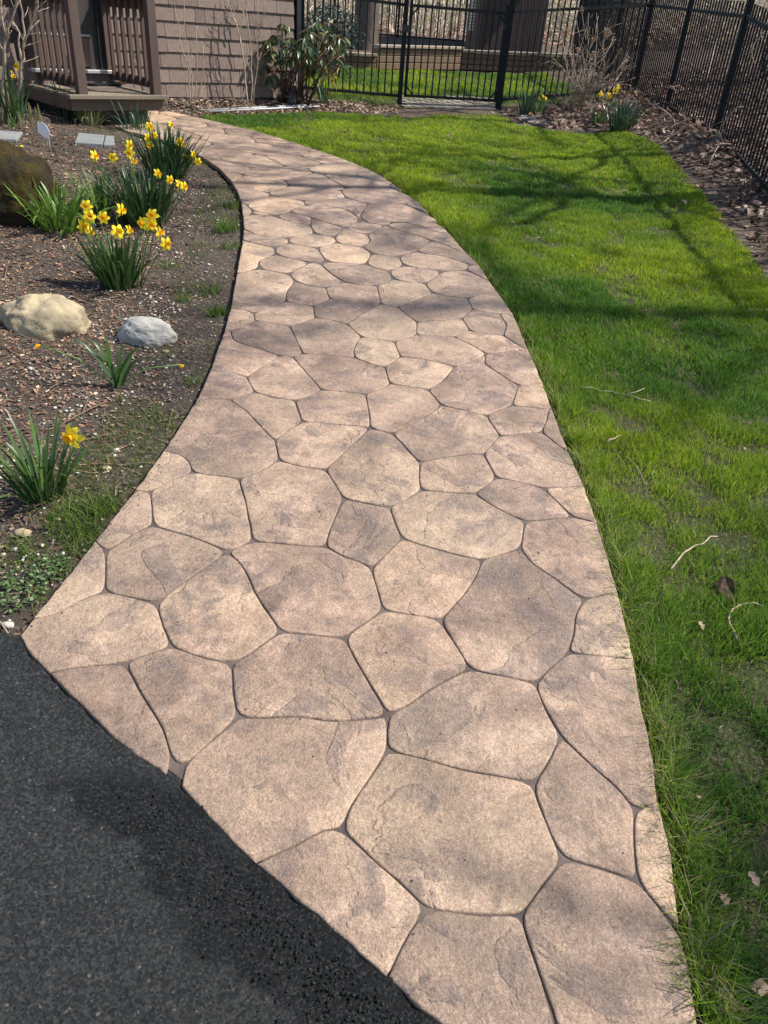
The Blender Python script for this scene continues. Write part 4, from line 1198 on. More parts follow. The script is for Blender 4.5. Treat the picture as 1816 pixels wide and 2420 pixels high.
# the wood beyond: saplings, brush, leaf litter
rw_ = random.Random(77); wm = MB()
for k in range(340):
    y = rw_.uniform(22.5, 60); x = rw_.uniform(-.62, .75)*y
    r0 = rw_.choice((.02, .03, .05, .09)); z = gzf(x, y)-.1
    limb(wm, (x, y, z), (rw_.gauss(0, .10), rw_.gauss(0, .08), 1), rw_.uniform(3, 7), r0, r0*.4, 5, rw_, .06, .02, 5)
wm.build('far_saplings', 'far_twig', kind='stuff')
wm = MB()
def brush(mb, x, y, z, n, L, r, rad=.006):
    for _ in range(n):
        d = (r.gauss(0, .5), r.gauss(0, .5), r.uniform(.5, 1.2)); P, dd = limb(mb, (x+r.gauss(0, .15), y+r.gauss(0, .15), z), d, L*r.uniform(.5, 1.2), rad, rad*.4, 4, r, .2, .0, 3)
        for q in P[2:]:
            limb(mb, q, side_dir(dd, r.uniform(.4, 1.1), r), L*.4*r.uniform(.4, 1.1), rad*.6, rad*.3, 2, r, .25, 0, 3)
for k in range(260):
    y = rw_.uniform(21.8, 40); x = rw_.uniform(-.55, .7)*y; brush(wm, x, y, gzf(x, y)-.05, 7, 2.0, rw_, .010)
wm.build('far_brush', 'far_twig', kind='stuff')
wm = MB()
for k in range(70):
    y = rw_.uniform(6.5, 17.5); x = 4.6+.02*y+abs(rw_.gauss(0, 1.6)); brush(wm, x, y, gzf(x, y)-.05, 6, 1.3, rw_, .007)
wm.build('bank_brush', 'twig_pale', kind='stuff')
r3 = np.random.default_rng(303)
n = 12000; yy = r3.uniform(21.6, 42, n); xx = r3.uniform(-.55, .7, n)*yy
P = np.stack([xx, yy, gz(xx, yy)+.05+r3.uniform(0, .05, n)], 1); P[:, 2] = np.where((yy < 22), P[:, 2]+.3, P[:, 2])
scatter('far_leaf_litter', P, r3.uniform(.10, .24, n), r3.uniform(.08, .16, n), .6, .6, pick([(.36, .24, .18), (.28, .17, .12), (.46, .36, .28)], n, r3), 'dead_leaf', r3)
n = 16000; yy = r3.uniform(21.8, 40, n); xx = r3.uniform(-.5, .6, n)*yy
P = np.stack([xx, yy, gz(xx, yy)+r3.uniform(.15, 2.6, n)], 1)
scatter('far_spring_buds', P, r3.uniform(.05, .12, n), r3.uniform(.04, .08, n), 1.3, .4, pick([(.55, .53, .20), (.42, .44, .16), (.62, .55, .38), (.60, .42, .36)], n, r3), 'strap_leaf', r3)

# leaf litter along the fence
edge_w = [g2(p) for p in LAWN_PX[5:]]
lit_poly = edge_w+[(5.2, 3.6), (7.5, 5), (8.5, 17), (3.2, 17), (pC[0]-1.0, pC[1]+.2), (gB[0]+.2, gB[1]-.1)]
def ldens(x, y):
    d = polydist(x, y, edge_w); return np.clip(.15+d/.5+.6*(vnoise(x, y, 3, 71)-.5), .08, 1)*np.clip(9/np.maximum(y, 4), .3, 1)
q = sample_poly(lit_poly, 22000, r3, ldens); n = len(q)
P = np.stack([q[:, 0], q[:, 1], gridz(q[:, 0], q[:, 1])+r3.uniform(.005, .06, n)*np.clip(polydist(q[:, 0], q[:, 1], edge_w)/.4, .15, 1)], 1)
L = r3.uniform(.05, .12, n)
scatter('leaf_litter', P, L, L*r3.uniform(.5, .8, n), .55, .55, pick([(.20, .132, .10), (.15, .095, .07), (.28, .20, .15), (.105, .066, .05), (.42, .33, .26)], n, r3, .25, [.3, .25, .22, .13, .1]), 'dead_leaf', r3, shape='oak')  # leaf tones lowered to carry the shade lying on the bank
q = sample_poly(lawn_poly, 120, r3, lambda x, y: (y > 2)*1.0); n = len(q)
# house bed mulch and its mound
def house_strip():
    a = [g2((x, y)) for x, y in ((405, 262), (478, 266), (620, 263), (760, 258), (850, 256), (935, 262))]
    b = [tuple((HO+hw*u+hn*.0)[:2]) for u in (.1, -2.6)]
    return a+[tuple(pG[:2]), tuple(pHouse[:2])]+b
hs = house_strip(); hx = np.array(hs); u0 = np.linspace(-2.5, .06, 40); vv = np.linspace(0.0, 1.0, 8); Vh = []
for v in vv:
    for u in u0:
        p = HO+hw*u+hn*(v*.55+.0); g0 = gridz(p[0], p[1]); z = g0+(max(0, HB-.015-g0))*(1-v)**1.2+(.018*(vnoise(p[0], p[1], 9, 5)-.4) if v < .99 else -.02)
        Vh.append((p[0], p[1], float(z)))
mbh = MB(); mbh.add(Vh, [(j*40+i, j*40+i+1, (j+1)*40+i+1, (j+1)*40+i) for j in range(7) for i in range(39)])
hb = mbh.build('house_bed', 'bed_soil', smooth=True); hb['kind'] = 'structure'
q = sample_poly(hs, 2600, r3); n = len(q); dv = (q-HO[:2]) @ hn[:2]; zz_ = gridz(q[:, 0], q[:, 1]); zz_ = zz_+np.clip(HB-.015-zz_, 0, 1)*np.clip(1-dv/.55, 0, 1)**1.2
P = np.stack([q[:, 0], q[:, 1], zz_+.01], 1); L = r3.uniform(.02, .06, n)
scatter('house_bed_mulch', P, L, L*r3.uniform(.25, .6, n), .4, .4, pick([(.16, .10, .07), (.11, .07, .05), (.25, .17, .12), (.36, .27, .2)], n, r3), 'mulch', r3, shape='chip')

# ------------------------------------------------------------------ rocks and pavers
def rock(name, c, size, seed, mat, label, flat=.35, rough=.12, yaw=0):
    import bmesh
    bm = bmesh.new(); bmesh.ops.create_icosphere(bm, subdivisions=5, radius=1); cy_, sy_ = math.cos(yaw), math.sin(yaw)
    sv = Vector((seed*3.7, seed*1.3, seed*.9))
    for v in bm.verts:
        d = v.co.normalized()
        k = 1+rough*1.9*mnoise.noise(d*1.1+sv)+rough*.9*mnoise.noise(d*2.6+sv)+rough*.35*mnoise.noise(d*6+sv)+rough*.22*mnoise.noise(d*13+sv)+rough*.14*mnoise.noise(d*27+sv)-rough*.35*max(0, .12-abs(mnoise.noise(d*1.9+sv*2)))*4
        p = d*k; z = max(p.z, -flat); x, y = p.x*size[0], p.y*size[1]
        v.co = (x*cy_-y*sy_, x*sy_+y*cy_, z*size[2])
    me = bpy.data.meshes.new(name); bm.to_mesh(me); bm.free(); me.polygons.foreach_set('use_smooth', [True]*len(me.polygons))
    o = put(name, me, mat, None, c); return tag(o, label, 'rock')
def gs(px, py): p = GS(px, py); return np.array(p)
b1 = gs(98, 785); rock('boulder', b1+np.array((-.02, .10, -.012)), (.225, .17, .165), 3, 'boulder_tan', 'tan rough boulder lying in the mulch below the front daffodil clump', .3, .125, .1)
b2 = gs(352, 812); rock('boulder', b2+np.array((-.03, .07, .008)), (.15, .10, .088), 8, 'boulder_grey', 'smooth grey stone with dark flecks beside the walkway bed edge', .35, .10, -.25)
b3 = gs(20, 528); rock('boulder', b3+np.array((-.12, .2, .05)), (.40, .34, .36), 12, 'boulder_moss', 'dark mossy boulder behind the light green leafy clump', .3, .14, .3)
def flat_slab(name, pxs, th, mat, label, cat, cracks=None):
    P = [gs(*p) for p in pxs]; c = np.mean(P, 0); mb = MB(); n = len(P)
    z = max(p[2] for p in P)
    mb.add([(p[0], p[1], p[2]+th) for p in P]+[(p[0], p[1], p[2]-.03) for p in P], [tuple(range(n))]+[(i, n+i, n+(i+1) % n, (i+1) % n) for i in range(n)])
    bm2 = mb.mesh(name, c)
    o = put(name, bm2, mat, None, c); bevel(o, .006, 2); return tag(o, label, cat)
flat_slab('stepping_stone', [(177, 343), (243, 347), (248, 325), (187, 320)], .025, 'slate', 'large grey slate stepping stone beside the daffodils near the porch', 'paving slab')
flat_slab('stepping_stone', [(246, 347), (272, 348), (270, 327), (251, 325)], .022, 'slate', 'small grey slate piece broken off the large stepping stone', 'paving slab')
flat_slab('stepping_stone', [(-40, 332), (40, 336), (55, 318), (-30, 313)], .025, 'slate', 'grey slate stepping stone by the plant tag', 'paving slab')
flat_slab('flat_stone', [(1225, 285), (1265, 290), (1268, 281), (1232, 277)], .03, 'slate', 'flat grey stone under the leaves by the pair of fence daffodils', 'stone')
flat_slab('flat_stone', [(1246, 294), (1290, 300), (1294, 290), (1252, 286)], .035, 'paver_brick', 'flat tan stone at the lawn edge before the fence daffodils', 'stone')
# pale pebbles that stand out
for i, (px, py, sz, lb) in enumerate([(55, 1263, .026, 'large pale flat pebble near the weeds by the driveway corner'), (298, 757, .016, 'small cream pebble under the grey stone'), (20, 1480, .016, 'whitish pebble at the driveway corner'), (275, 1066, .015, 'white pebble above the lone daffodil clump'), (252, 1110, .018, 'buff pebble among gravel near the walkway edge'), (392, 833, .016, 'rusty round pebble at the foot of the grey stone')]):
    p = gs(px, py); rock('pebble', p+np.array((0, 0, .004)), (sz, sz*.75, sz*.5), 20+i, 'pale_pebble' if i in (1, 2, 3) else 'boulder_tan', lb, .4, .12)

# ------------------------------------------------------------------ plants
LEAFC = {'dark': [(.030, .070, .022), (.040, .088, .028), (.026, .058, .022), (.055, .105, .035)], 'light': [(.10, .19, .03), (.13, .23, .035), (.085, .16, .03)], 'mid': [(.055, .115, .028), (.075, .14, .03), (.045, .095, .028)], 'blue': [(.05, .10, .055), (.065, .12, .06), (.045, .085, .045)], 'pale': [(.42, .42, .24), (.34, .36, .18), (.25, .30, .12)]}
def strap(mb, base, az, lean, L, w, r, cols, droop=.5, segs=6):
    d = np.array((math.cos(az), math.sin(az), 0)); P = []; th = lean; p = np.array(base, float)
    for i in range(segs+1):
        P.append(p.copy()); p = p+(d*math.sin(th)+np.array((0, 0, 1))*math.cos(th))*L/segs; th += droop/segs*(i+.5)/segs*2
    tw = r.gauss(0, .4); side = np.array((-math.sin(az+tw), math.cos(az+tw), 0))
    wid = [w*.75, w*.95, w, w*.98, w*.9, w*.65, w*.12][:segs+1]
    mb.strip(P, wid, side, J(r.choice(cols), .22), .28, nrm=d*.4+np.array((0, 0, .2)))
    return P
def foliage(parent, base, n, spread, L, w, kind, seed, maxlean=.55, droop=.6):
    r = random.Random(seed); mb = MB()
    for k in range(n):
        a = r.uniform(0, 2*math.pi); q = math.sqrt(r.random()); bx = base+np.array((math.cos(a)*spread*q, math.sin(a)*spread*q, -.01))
        strap(mb, bx, a+r.gauss(0, .5), abs(r.gauss(0, .12))+maxlean*q*q*r.uniform(.4, 1.1), L*r.uniform(.55, 1.1), w*r.uniform(.75, 1.2), r, LEAFC[kind], droop*r.choice((.2, .5, .9, 1.3, 2.4))*r.uniform(.7, 1.2))
    o = mb.build('leaves', 'strap_leaf', parent, smooth=True); o['kind'] = 'stuff'; return o
fm = MB()
for k in range(6):
    a = k*math.pi/3; rad = np.array((math.cos(a), math.sin(a), 0)); sd_v = np.array((-math.sin(a), math.cos(a), 0)); lift = .006 if k % 2 else .0
    P = [rad*t+np.array((0, 0, z+lift)) for t, z in ((.004, 0), (.014, .003), (.024, .003), (.033, -.001), (.041, -.006))]
    fm.strip(P, [.004, .010, .0125, .0095, .001], sd_v, None, .18)
petm = fm.mesh('flower', smooth=True); petm.materials.append(MATS['petal_yellow'])
tm_ = MB(); NT_ = 14; Vq = []
for zz, rr_ in ((0, .006), (.008, .0085), (.018, .0095), (.026, .0115), (.030, .0155)):
    for j in range(NT_):
        a = 2*math.pi*j/NT_; f = 1+(.10*(-1)**j if zz > .025 else 0); Vq.append((rr_*f*math.cos(a), rr_*f*math.sin(a), zz+(.002*(-1)**j if zz > .029 else 0)))
tm_.add(Vq, [(k*NT_+j, k*NT_+(j+1) % NT_, (k+1)*NT_+(j+1) % NT_, (k+1)*NT_+j) for k in range(4) for j in range(NT_)])
trm = tm_.mesh('trumpet', smooth=True); trm.materials.append(MATS['trumpet_orange'])
def flower(root, base, P, face, r, sc=1.0):
    face = Vector(face).normalized(); P = np.array(P)
    back = np.array(face)*-.02
    mid = np.array(base)*.45+P*.55+np.array((0, 0, .02)); neck = P+back*1.5+np.array((0, 0, .012))
    mb = MB(); mb.tube([base, np.array(base)*.7+mid*.3, mid, neck-np.array((0, 0, .03)), neck, P+back*.4], [.0034, .0034, .003, .003, .003, .004], 5); mb.build('flower_stem', 'stem_green', root, smooth=True)
    f = put('flower', petm, None, root, P); q = face.to_track_quat('Z', 'Y'); f.rotation_mode = 'QUATERNION'
    f.rotation_quaternion = q @ Vector((0, 0, 1)).rotation_difference(Vector((0, 0, 1))); s_ = sc*r.uniform(.78, 1.02); f.scale = (s_, s_, s_)
    t = bpy.data.objects.new('trumpet', trm); col.objects.link(t); t.parent = f
def daffodils(base_px, n, spread, L, w, kind, fl, label, seed, soil=True, sc=1.0, maxlean=.5, name='daffodil_clump', cat='daffodils', group=None, droop=.6):
    b = gs(*base_px); r = random.Random(seed)
    t = thing(name, b, label, cat, group); foliage(t, b, n, spread, L, w, kind, seed, maxlean, droop)
    for (fx, fy) in fl:
        P = atY(fx, fy, b[1]+r.uniform(-spread, spread)*.8)
        bb = b+np.array(((P[0]-b[0])*.45, r.uniform(-.03, .03), 0)); bb[2] = b[2]
        a = r.uniform(-1.9, .35); flower(t, bb, P, (math.cos(a), math.sin(a), r.uniform(-.15, .3)), r, sc)
    return t
daffodils((282, 680), 120, .075, .33, .0065, 'mid', [(205, 487), (211, 512), (197, 534), (211, 547), (245, 514), (284, 496), (278, 548), (304, 545), (338, 527), (361, 509), (356, 530), (374, 550), (392, 576)], 'full clump of yellow daffodils standing above the tan boulder', 51, maxlean=.45)
daffodils((345, 528), 210, .13, .40, .0065, 'dark', [(222, 369), (267, 373), (305, 342), (307, 360), (313, 382), (372, 411), (401, 425), (421, 436), (434, 441)], 'broad dark green daffodil clump with blooms leaning over the bare soil', 52, maxlean=.62)
daffodils((395, 418), 190, .15, .42, .007, 'dark', [(354, 299), (403, 295), (347, 326), (365, 320), (352, 344), (426, 335), (430, 342), (443, 375), (457, 365), (468, 382)], 'daffodil clump with orange-tinged blooms right at the walkway bend', 53, maxlean=.55)
daffodils((322, 318), 40, .12, .36, .008, 'blue', [], 'upright blue-green spiky leaves without blooms at the walkway edge', 54, maxlean=.35, name='leafy_clump', cat='plant')
daffodils((150, 540), 150, .15, .32, .0085, 'light', [], 'bright green arching leaves beside the mossy boulder', 55, maxlean=.8, name='leafy_clump', cat='plant', droop=1.1)
daffodils((240, 500), 40, .07, .30, .010, 'light', [], 'small bright green clump behind the full daffodil clump', 56, maxlean=.5, name='leafy_clump', cat='plant')
daffodils((105, 1178), 70, .05, .30, .006, 'mid', [(173, 1031)], 'clump with one single daffodil bloom near the driveway', 57, maxlean=.75, droop=.8)
daffodils((155, 278), 26, .05, .36, .010, 'dark', [(160, 230), (191, 240)], 'small daffodil clump with two blooms in front of the porch', 58, maxlean=.4, sc=.95)
daffodils((30, 285), 45, .10, .50, .010, 'dark', [(28, 178), (41, 157)], 'daffodil clump with two blooms among the bare shrub stems', 59, maxlean=.45, sc=1.15)
daffodils((386, 240), 40, .07, .42, .010, 'dark', [(388, 172)], 'daffodil clump with one bloom between porch and shingle wall', 60, maxlean=.8, sc=1.1)
daffodils((766, 250), 22, .05, .42, .010, 'blue', [(791, 182)], 'daffodil clump with one bloom under the rhododendron', 61, maxlean=.4, sc=1.0)
daffodils((1462, 312), 90, .12, .42, .011, 'blue', [(1420, 222), (1438, 227), (1455, 214), (1460, 206)], 'daffodil clump with big golden blooms at the fence bank', 62, maxlean=.5, sc=1.15)
daffodils((1410, 297), 26, .05, .26, .013, 'mid', [], 'short broad-leaved shoot left of the golden fence daffodils', 63, maxlean=.6, name='leafy_clump', cat='plant')
daffodils((1243, 275), 50, .07, .40, .010, 'blue', [], 'upright bloomless leaf clump at the foot of the gate fence', 64, maxlean=.3, name='leafy_clump', cat='plant')
daffodils((1272, 275), 34, .07, .26, .009, 'mid', [(1274, 233), (1283, 228), (1290, 233)], 'low daffodil clump with fading orange blooms at the gate fence', 65, maxlean=.6, sc=.9)
daffodils((215, 292), 120, .10, .22, .006, 'pale', [], 'pale striped ornamental grass tuft before the porch step', 66, maxlean=.9, name='ornamental_grass', cat='grass tuft', droop=1.3)
# sparse plant with wide single leaves
b = gs(276, 915); sp = thing('sparse_daffodil', b, 'sparse splayed daffodil leaves with spent blooms below the grey stone', 'plant')
rsp = random.Random(3)
for (tx, ty) in [(172, 800), (213, 803), (250, 797), (289, 812), (361, 812), (316, 832), (350, 850), (232, 850), (298, 868)]:
    T = atY(tx, ty, b[1]+rsp.uniform(-.03, .1)); B0 = b+np.array((rsp.uniform(-.03, .03), rsp.uniform(-.02, .02), -.005)); dv_ = T-B0
    P = [B0+dv_*f+np.array((0, 0, .05*math.sin(f*math.pi)))*(1 if abs(dv_[0]) > .06 else .3) for f in np.linspace(0, 1, 7)]
    sdv = np.array((dv_[1]*.3+.6, -dv_[0]*.3+.5, 0)); sdv /= np.linalg.norm(sdv)
    mb = MB(); mb.strip(P, [.006, .008, .009, .009, .008, .006, .001], sdv, J(rsp.choice(LEAFC['mid']), .2), .3); mb.build('leaf', 'strap_leaf', sp, smooth=True)
for (tx, ty) in [(96, 816), (425, 862)]:
    T = atY(tx, ty, b[1]+.02); mid = (b+T)/2+np.array((0, 0, .035)); mb = MB(); mb.tube([b, b*.5+mid*.5, mid, T], .0032, 5); mb.build('flower_stem', 'stem_green', sp, smooth=True)
    mb = MB(); mb.tube([T, T+(T-mid)*.10-(0, 0, .012)], [.004, .011], 7); mb.build('spent_bloom', 'trumpet_orange', sp)
# grass tufts and weeds in the bed
rt_ = np.random.default_rng(404)
def tuft(px, py, n, rad, h_, label, name='grass_tuft'):
    c = gs(px, py); a = rt_.uniform(0, 6.28, n); q = rad*np.sqrt(rt_.random(n)); P = np.stack([c[0]+q*np.cos(a), c[1]+q*np.sin(a), np.zeros(n)], 1); P[:, 2] = gridz(P[:, 0], P[:, 1])-.004
    o = grass(name, P-c, h_*rt_.uniform(.4, 1.2, n), np.full(n, .0032)*rt_.uniform(.7, 1.3, n), pick([(.08, .16, .02), (.11, .20, .025), (.06, .12, .02), (.15, .20, .04)], n, rt_), 1.0, rt_, None)
    o.location = c; tag(o, label, 'grass tuft', 'grass tufts growing in the bed')
for px, py, n, rad, h_, lb in [(536, 545, 260, .09, .09, 'thick grass tuft against the walkway below its bend'), (546, 490, 130, .07, .07, 'small grass tuft at the inner bend of the walkway'), (512, 745, 140, .05, .075, 'grass tuft at the walkway edge level with the grey stone'), (500, 690, 90, .06, .05, 'thin grass tuft above the one beside the grey stone'), (436, 712, 60, .04, .05, 'tiny grass tuft in bare soil right of the front daffodils'), (180, 1238, 330, .10, .07, 'wide grass patch near the single-bloom daffodil clump'), (245, 1205, 150, .06, .06, 'grass tuft where the patch meets the walkway'), (200, 1290, 120, .06, .05, 'low grass below the wide patch'), (455, 908, 60, .04, .05, 'sparse grass blades by the walkway beside the splayed leaves'), (372, 985, 60, .06, .04, 'faint thin grass in the bare soil strip'), (40, 1320, 140, .09, .05, 'scraggly grass near the driveway corner'), (395, 632, 70, .07, .05, 'flat weed right of the front daffodils'), (545, 585, 120, .07, .05, 'low grass along the walkway above the thick tuft')]:
    tuft(px, py, n, rad, h_, lb)
def weed(px, py, n, rad, label):
    c = gs(px, py); a = rt_.uniform(0, 6.28, n); q = rad*np.sqrt(rt_.random(n)); P = np.stack([c[0]+q*np.cos(a), c[1]+q*np.sin(a), np.zeros(n)], 1); P[:, 2] = gridz(P[:, 0], P[:, 1])+rt_.uniform(.004, .03, n)
    L = rt_.uniform(.007, .014, n); o = scatter('clover_weed', P-c, L, L*.8, .5, .3, pick([(.085, .145, .045), (.12, .18, .06), (.065, .11, .035)], n, rt_), 'strap_leaf', rt_, None); o.location = c; tag(o, label, 'weed', 'small leafy weeds at the driveway corner')
weed(45, 1405, 240, .08, 'patch of tiny round-leaved weeds at the driveway corner'); weed(120, 1350, 200, .06, 'small round-leaved weed cluster against the walkway edge')
# shoots of green stems at the left
rsh = random.Random(6); c = gs(45, 290); sht = thing('plant_shoots', c, 'row of young green shoots below the bare shrub stems', 'shoots')
for k in range(46):
    p = gs(rsh.uniform(-20, 100), rsh.uniform(275, 305)); hgt = rsh.uniform(.06, .17); sh = MB(); sh.tube([p-np.array((0, 0, .01)), p+np.array((rsh.gauss(0, .012), 0, hgt))], [.006, .004], 5, J(rsh.choice([(.14, .16, .05), (.20, .17, .09), (.12, .20, .05)]), .2)); sh.build('shoot', 'strap_leaf', sht)

# bare shrubs traced stem by stem
def shrub(name, base_px, stems, label, mat, rad, seed, group=None, twigs=3, dy=0.0):
    b = gs(*base_px); r = random.Random(seed); t = thing(name, b, label, 'shrub', group)
    for st in stems:
        yy_ = b[1]+r.uniform(-.06, .10)+dy; P = [atY(x, y, yy_+r.uniform(-.02, .02)) for x, y in st]
        Q = [P[0]]
        for a, c_ in zip(P[:-1], P[1:]):
            Q.append((a+c_)/2+rvec(r, .008)); Q.append(c_)
        k = len(Q); sc = 1.0 if st[0] == base_px else .7
        mb = MB(); mb.tube(Q, [rad*sc*(1-.55*i/(k-1)) for i in range(k)], 6)
        for i in range(2, k-1):
            for _ in range(twigs):
                if r.random() < .55:
                    d = Q[i+1]-Q[i]; d = d/np.linalg.norm(d); limb(mb, Q[i], side_dir(d, r.uniform(.4, .9), r), r.uniform(.05, .22), rad*.28, rad*.12, 3, r, .15, .05, 4)
        mb.build('stem', mat, t, smooth=True)
    return t
shrub('bare_shrub', (3, 290), [[(3, 290), (5, 208), (11, 141), (12, 102), (20, 85), (28, 47), (39, 9), (44, -30)], [(12, 102), (8, 63), (2, 20), (-2, -20)], [(16, 290), (14, 200), (12, 172), (9, 133), (0, 105), (-12, 70)]], 'pale bare shrub with thick stems beside the porch skirt', 'twig_pale', .017, 1, 'bare shrubs', 2)
shrub('bare_shrub', (34, 290), [[(34, 290), (48, 196), (50, 149), (55, 125), (58, 100), (53, 47), (48, 8), (46, -30)], [(58, 100), (67, 81), (81, 41), (90, 14), (88, -30)], [(50, 141), (45, 110), (47, 78), (39, 63), (30, 52)]], 'pale forked bare shrub in front of the porch railing', 'twig_pale', .016, 2, 'bare shrubs', 2)
shrub('bare_shrub', (453, 265), [[(453, 265), (447, 200), (440, 140), (425, 90), (415, 30), (412, -20)], [(453, 265), (455, 180), (445, 130), (437, 80), (436, -20)], [(453, 265), (462, 220), (466, 150), (466, 60)], [(453, 265), (470, 225), (482, 170), (481, 108)], [(453, 265), (440, 240), (425, 235)]], 'wispy thin bare shrub before the shingle wall', 'twig_pale', .007, 3, 'bare shrubs', 3)
shrub('bare_shrub', (587, 258), [[(587, 258), (580, 190), (572, 120), (560, 60), (545, 20), (530, -20)], [(572, 120), (568, 70), (575, 20), (576, -20)], [(563, 70), (553, 30), (550, -20)]], 'pale bare shrub with one tall leaning stem before the shingle wall', 'twig_pale', .011, 4, 'bare shrubs', 3)
shrub('bare_shrub', (598, 256), [[(598, 256), (597, 200), (595, 130), (588, 70), (580, 10), (578, -20)], [(595, 172), (583, 140), (570, 125)], [(600, 256), (608, 165), (610, 130), (610, 60), (612, -20)], [(610, 75), (625, 40), (628, -20)]], 'twin-stemmed pale bare shrub next to the rhododendron', 'twig_pale', .009, 5, 'bare shrubs', 3)
# spent stalks at the wall
b = gs(498, 246); t = thing('yellow_bloom_plant', b, 'pale stalk with yellow bloom and flat leaves at the shingle wall foot', 'plant')
mb = MB(); yb = b[1]
for tx, ty in ((491, 168), (505, 205), (493, 212)): mb.tube([b, atY((498+tx)/2, (246+ty)/2, yb), atY(tx, ty, yb)], .008, 5)
mb.build('stalk', 'rhodo_leaf_dull', t)
for k, (fx, fy) in enumerate(((494, 210), (507, 211))):
    P = atY(fx, fy, yb-.02); f = put('flower', petm, None, t, P); f.rotation_euler = (1.2, 0, .4*k); f.scale = (.9, .9, .9)
rl = random.Random(8); mb = MB()
for k in range(16): strap(mb, b+np.array((rl.uniform(.0, .5), rl.uniform(.0, .3), .0)), rl.uniform(0, 6.28), 1.0, .22, .008, rl, LEAFC['light']+LEAFC['pale'], .8)
o = mb.build('leaves', 'strap_leaf', t); o['kind'] = 'stuff'

# rhododendron: stems and single leaves in whorls
rb_ = gs(690, 252); rh = thing('rhododendron', rb_, 'evergreen rhododendron with drooping leaves at the house corner', 'shrub')
lm = MB(); Pl = [np.array((t, 0, .06*math.sin(t*3)-.20*t*t)) for t in np.linspace(0, 1, 6)]
lm.strip(Pl, [.03, .13, .18, .17, .11, .01], (0, 1, 0), None, .35)
lf1 = lm.mesh('leaf', smooth=True); lf1.materials.append(MATS['rhodo_leaf'])
lf2 = lm.mesh('leaf', smooth=True); lf2.materials.append(MATS['rhodo_leaf_dull'])
lm = MB(); Pl = [np.array((t, 0, .05*math.sin(t*5))) for t in np.linspace(0, 1, 5)]; lm.strip(Pl, [.03, .05, .055, .04, .01], (0, 1, 0), None, 1.6)
lf3 = lm.mesh('leaf', smooth=True); lf3.materials.append(MATS['curled_leaf'])
rr4 = random.Random(44); sm_ = MB()
for (wx, wy) in [(670, 66), (631, 103), (645, 128), (686, 97), (730, 81), (749, 62), (777, 65), (755, 100), (781, 112), (806, 93), (809, 125), (736, 122), (705, 125), (664, 147), (762, 144), (803, 166), (736, 163), (626, 163), (702, 160), (780, 172), (639, 188), (770, 88), (795, 145), (720, 100), (656, 92), (742, 70), (690, 140), (768, 128), (726, 142), (650, 172), (672, 118)]:
    Pw = atY(wx, wy-6, rb_[1]+rr4.uniform(-.35, .30))
    mid = rb_*.45+Pw*.55+rvec(rr4, .04); sm_.tube([rb_+np.array((rr4.uniform(-.12, .22), rr4.uniform(-.1, .1), -.02)), mid, Pw], [.012, .008, .005], 5)
    dry = wx > 765 and rr4.random() < .8
    for k in range(12):
        a = k*2.4+rr4.uniform(-.3, .3); L = rr4.uniform(.11, .17)
        me = lf3 if (rr4.random() < (.55 if dry else .12)) else (lf2 if rr4.random() < (.45 if wx > 740 else .15) else lf1)
        o = put('leaf', me, None, rh, Pw+np.array((math.cos(a)*.008, math.sin(a)*.008, rr4.uniform(-.02, .02))))
        o.rotation_euler = (rr4.gauss(0, .35), rr4.uniform(.25, 1.15)*(1 if not (dry and rr4.random() < .4) else -.5), a); o.scale = (L, L, L)
sm_.build('stems', 'twig_brown', rh, smooth=True)
dl_ = MB(); rd_ = random.Random(2)
for k in range(30):
    p = atY(rd_.choice((690, 700, 770, 780, 650))+rd_.gauss(0, 9), rd_.uniform(120, 215), rb_[1]+rd_.uniform(-.2, .25)); strap(dl_, p, rd_.uniform(0, 6.28), 2.6, rd_.uniform(.07, .13), .014, rd_, [(.20, .10, .05), (.28, .16, .08)], .3)
o = dl_.build('withered_leaves', 'dead_leaf', rh); o['kind'] = 'stuff'
# evergreen beyond the fence
eb = atY(785, 140, RL[1]-.4); eb[2] = RL[2]; ev = thing('evergreen_shrub', eb, 'dark blue-green evergreen shrub behind the fence near the big trunk', 'shrub')
n = 2600; r5 = np.random.default_rng(55); dd = r5.standard_normal((n, 3)); dd /= np.linalg.norm(dd, axis=1)[:, None]; rad = .55*r5.random(n)**.4
P = dd*rad[:, None]*np.array((1, .9, .8))*(1+.25*(vnoise(dd[:, 0]*2+5, dd[:, 2]*2+5, 2, 3)-.5))[:, None]+np.array((0, 0, .55)); P = P[P[:, 2] > .05]; n = len(P)
o = scatter('foliage', P, r5.uniform(.05, .10, n), r5.uniform(.012, .03, n), 1.3, .3, pick([(.035, .06, .045), (.05, .08, .055), (.025, .045, .035)], n, r5), 'strap_leaf', r5, 'stuff'); o.parent = ev
mb = MB(); mb.tube([eb-(0, 0, .05), eb+(0, 0, .6)], [.04, .02], 6); mb.build('trunk', 'twig_brown', ev)
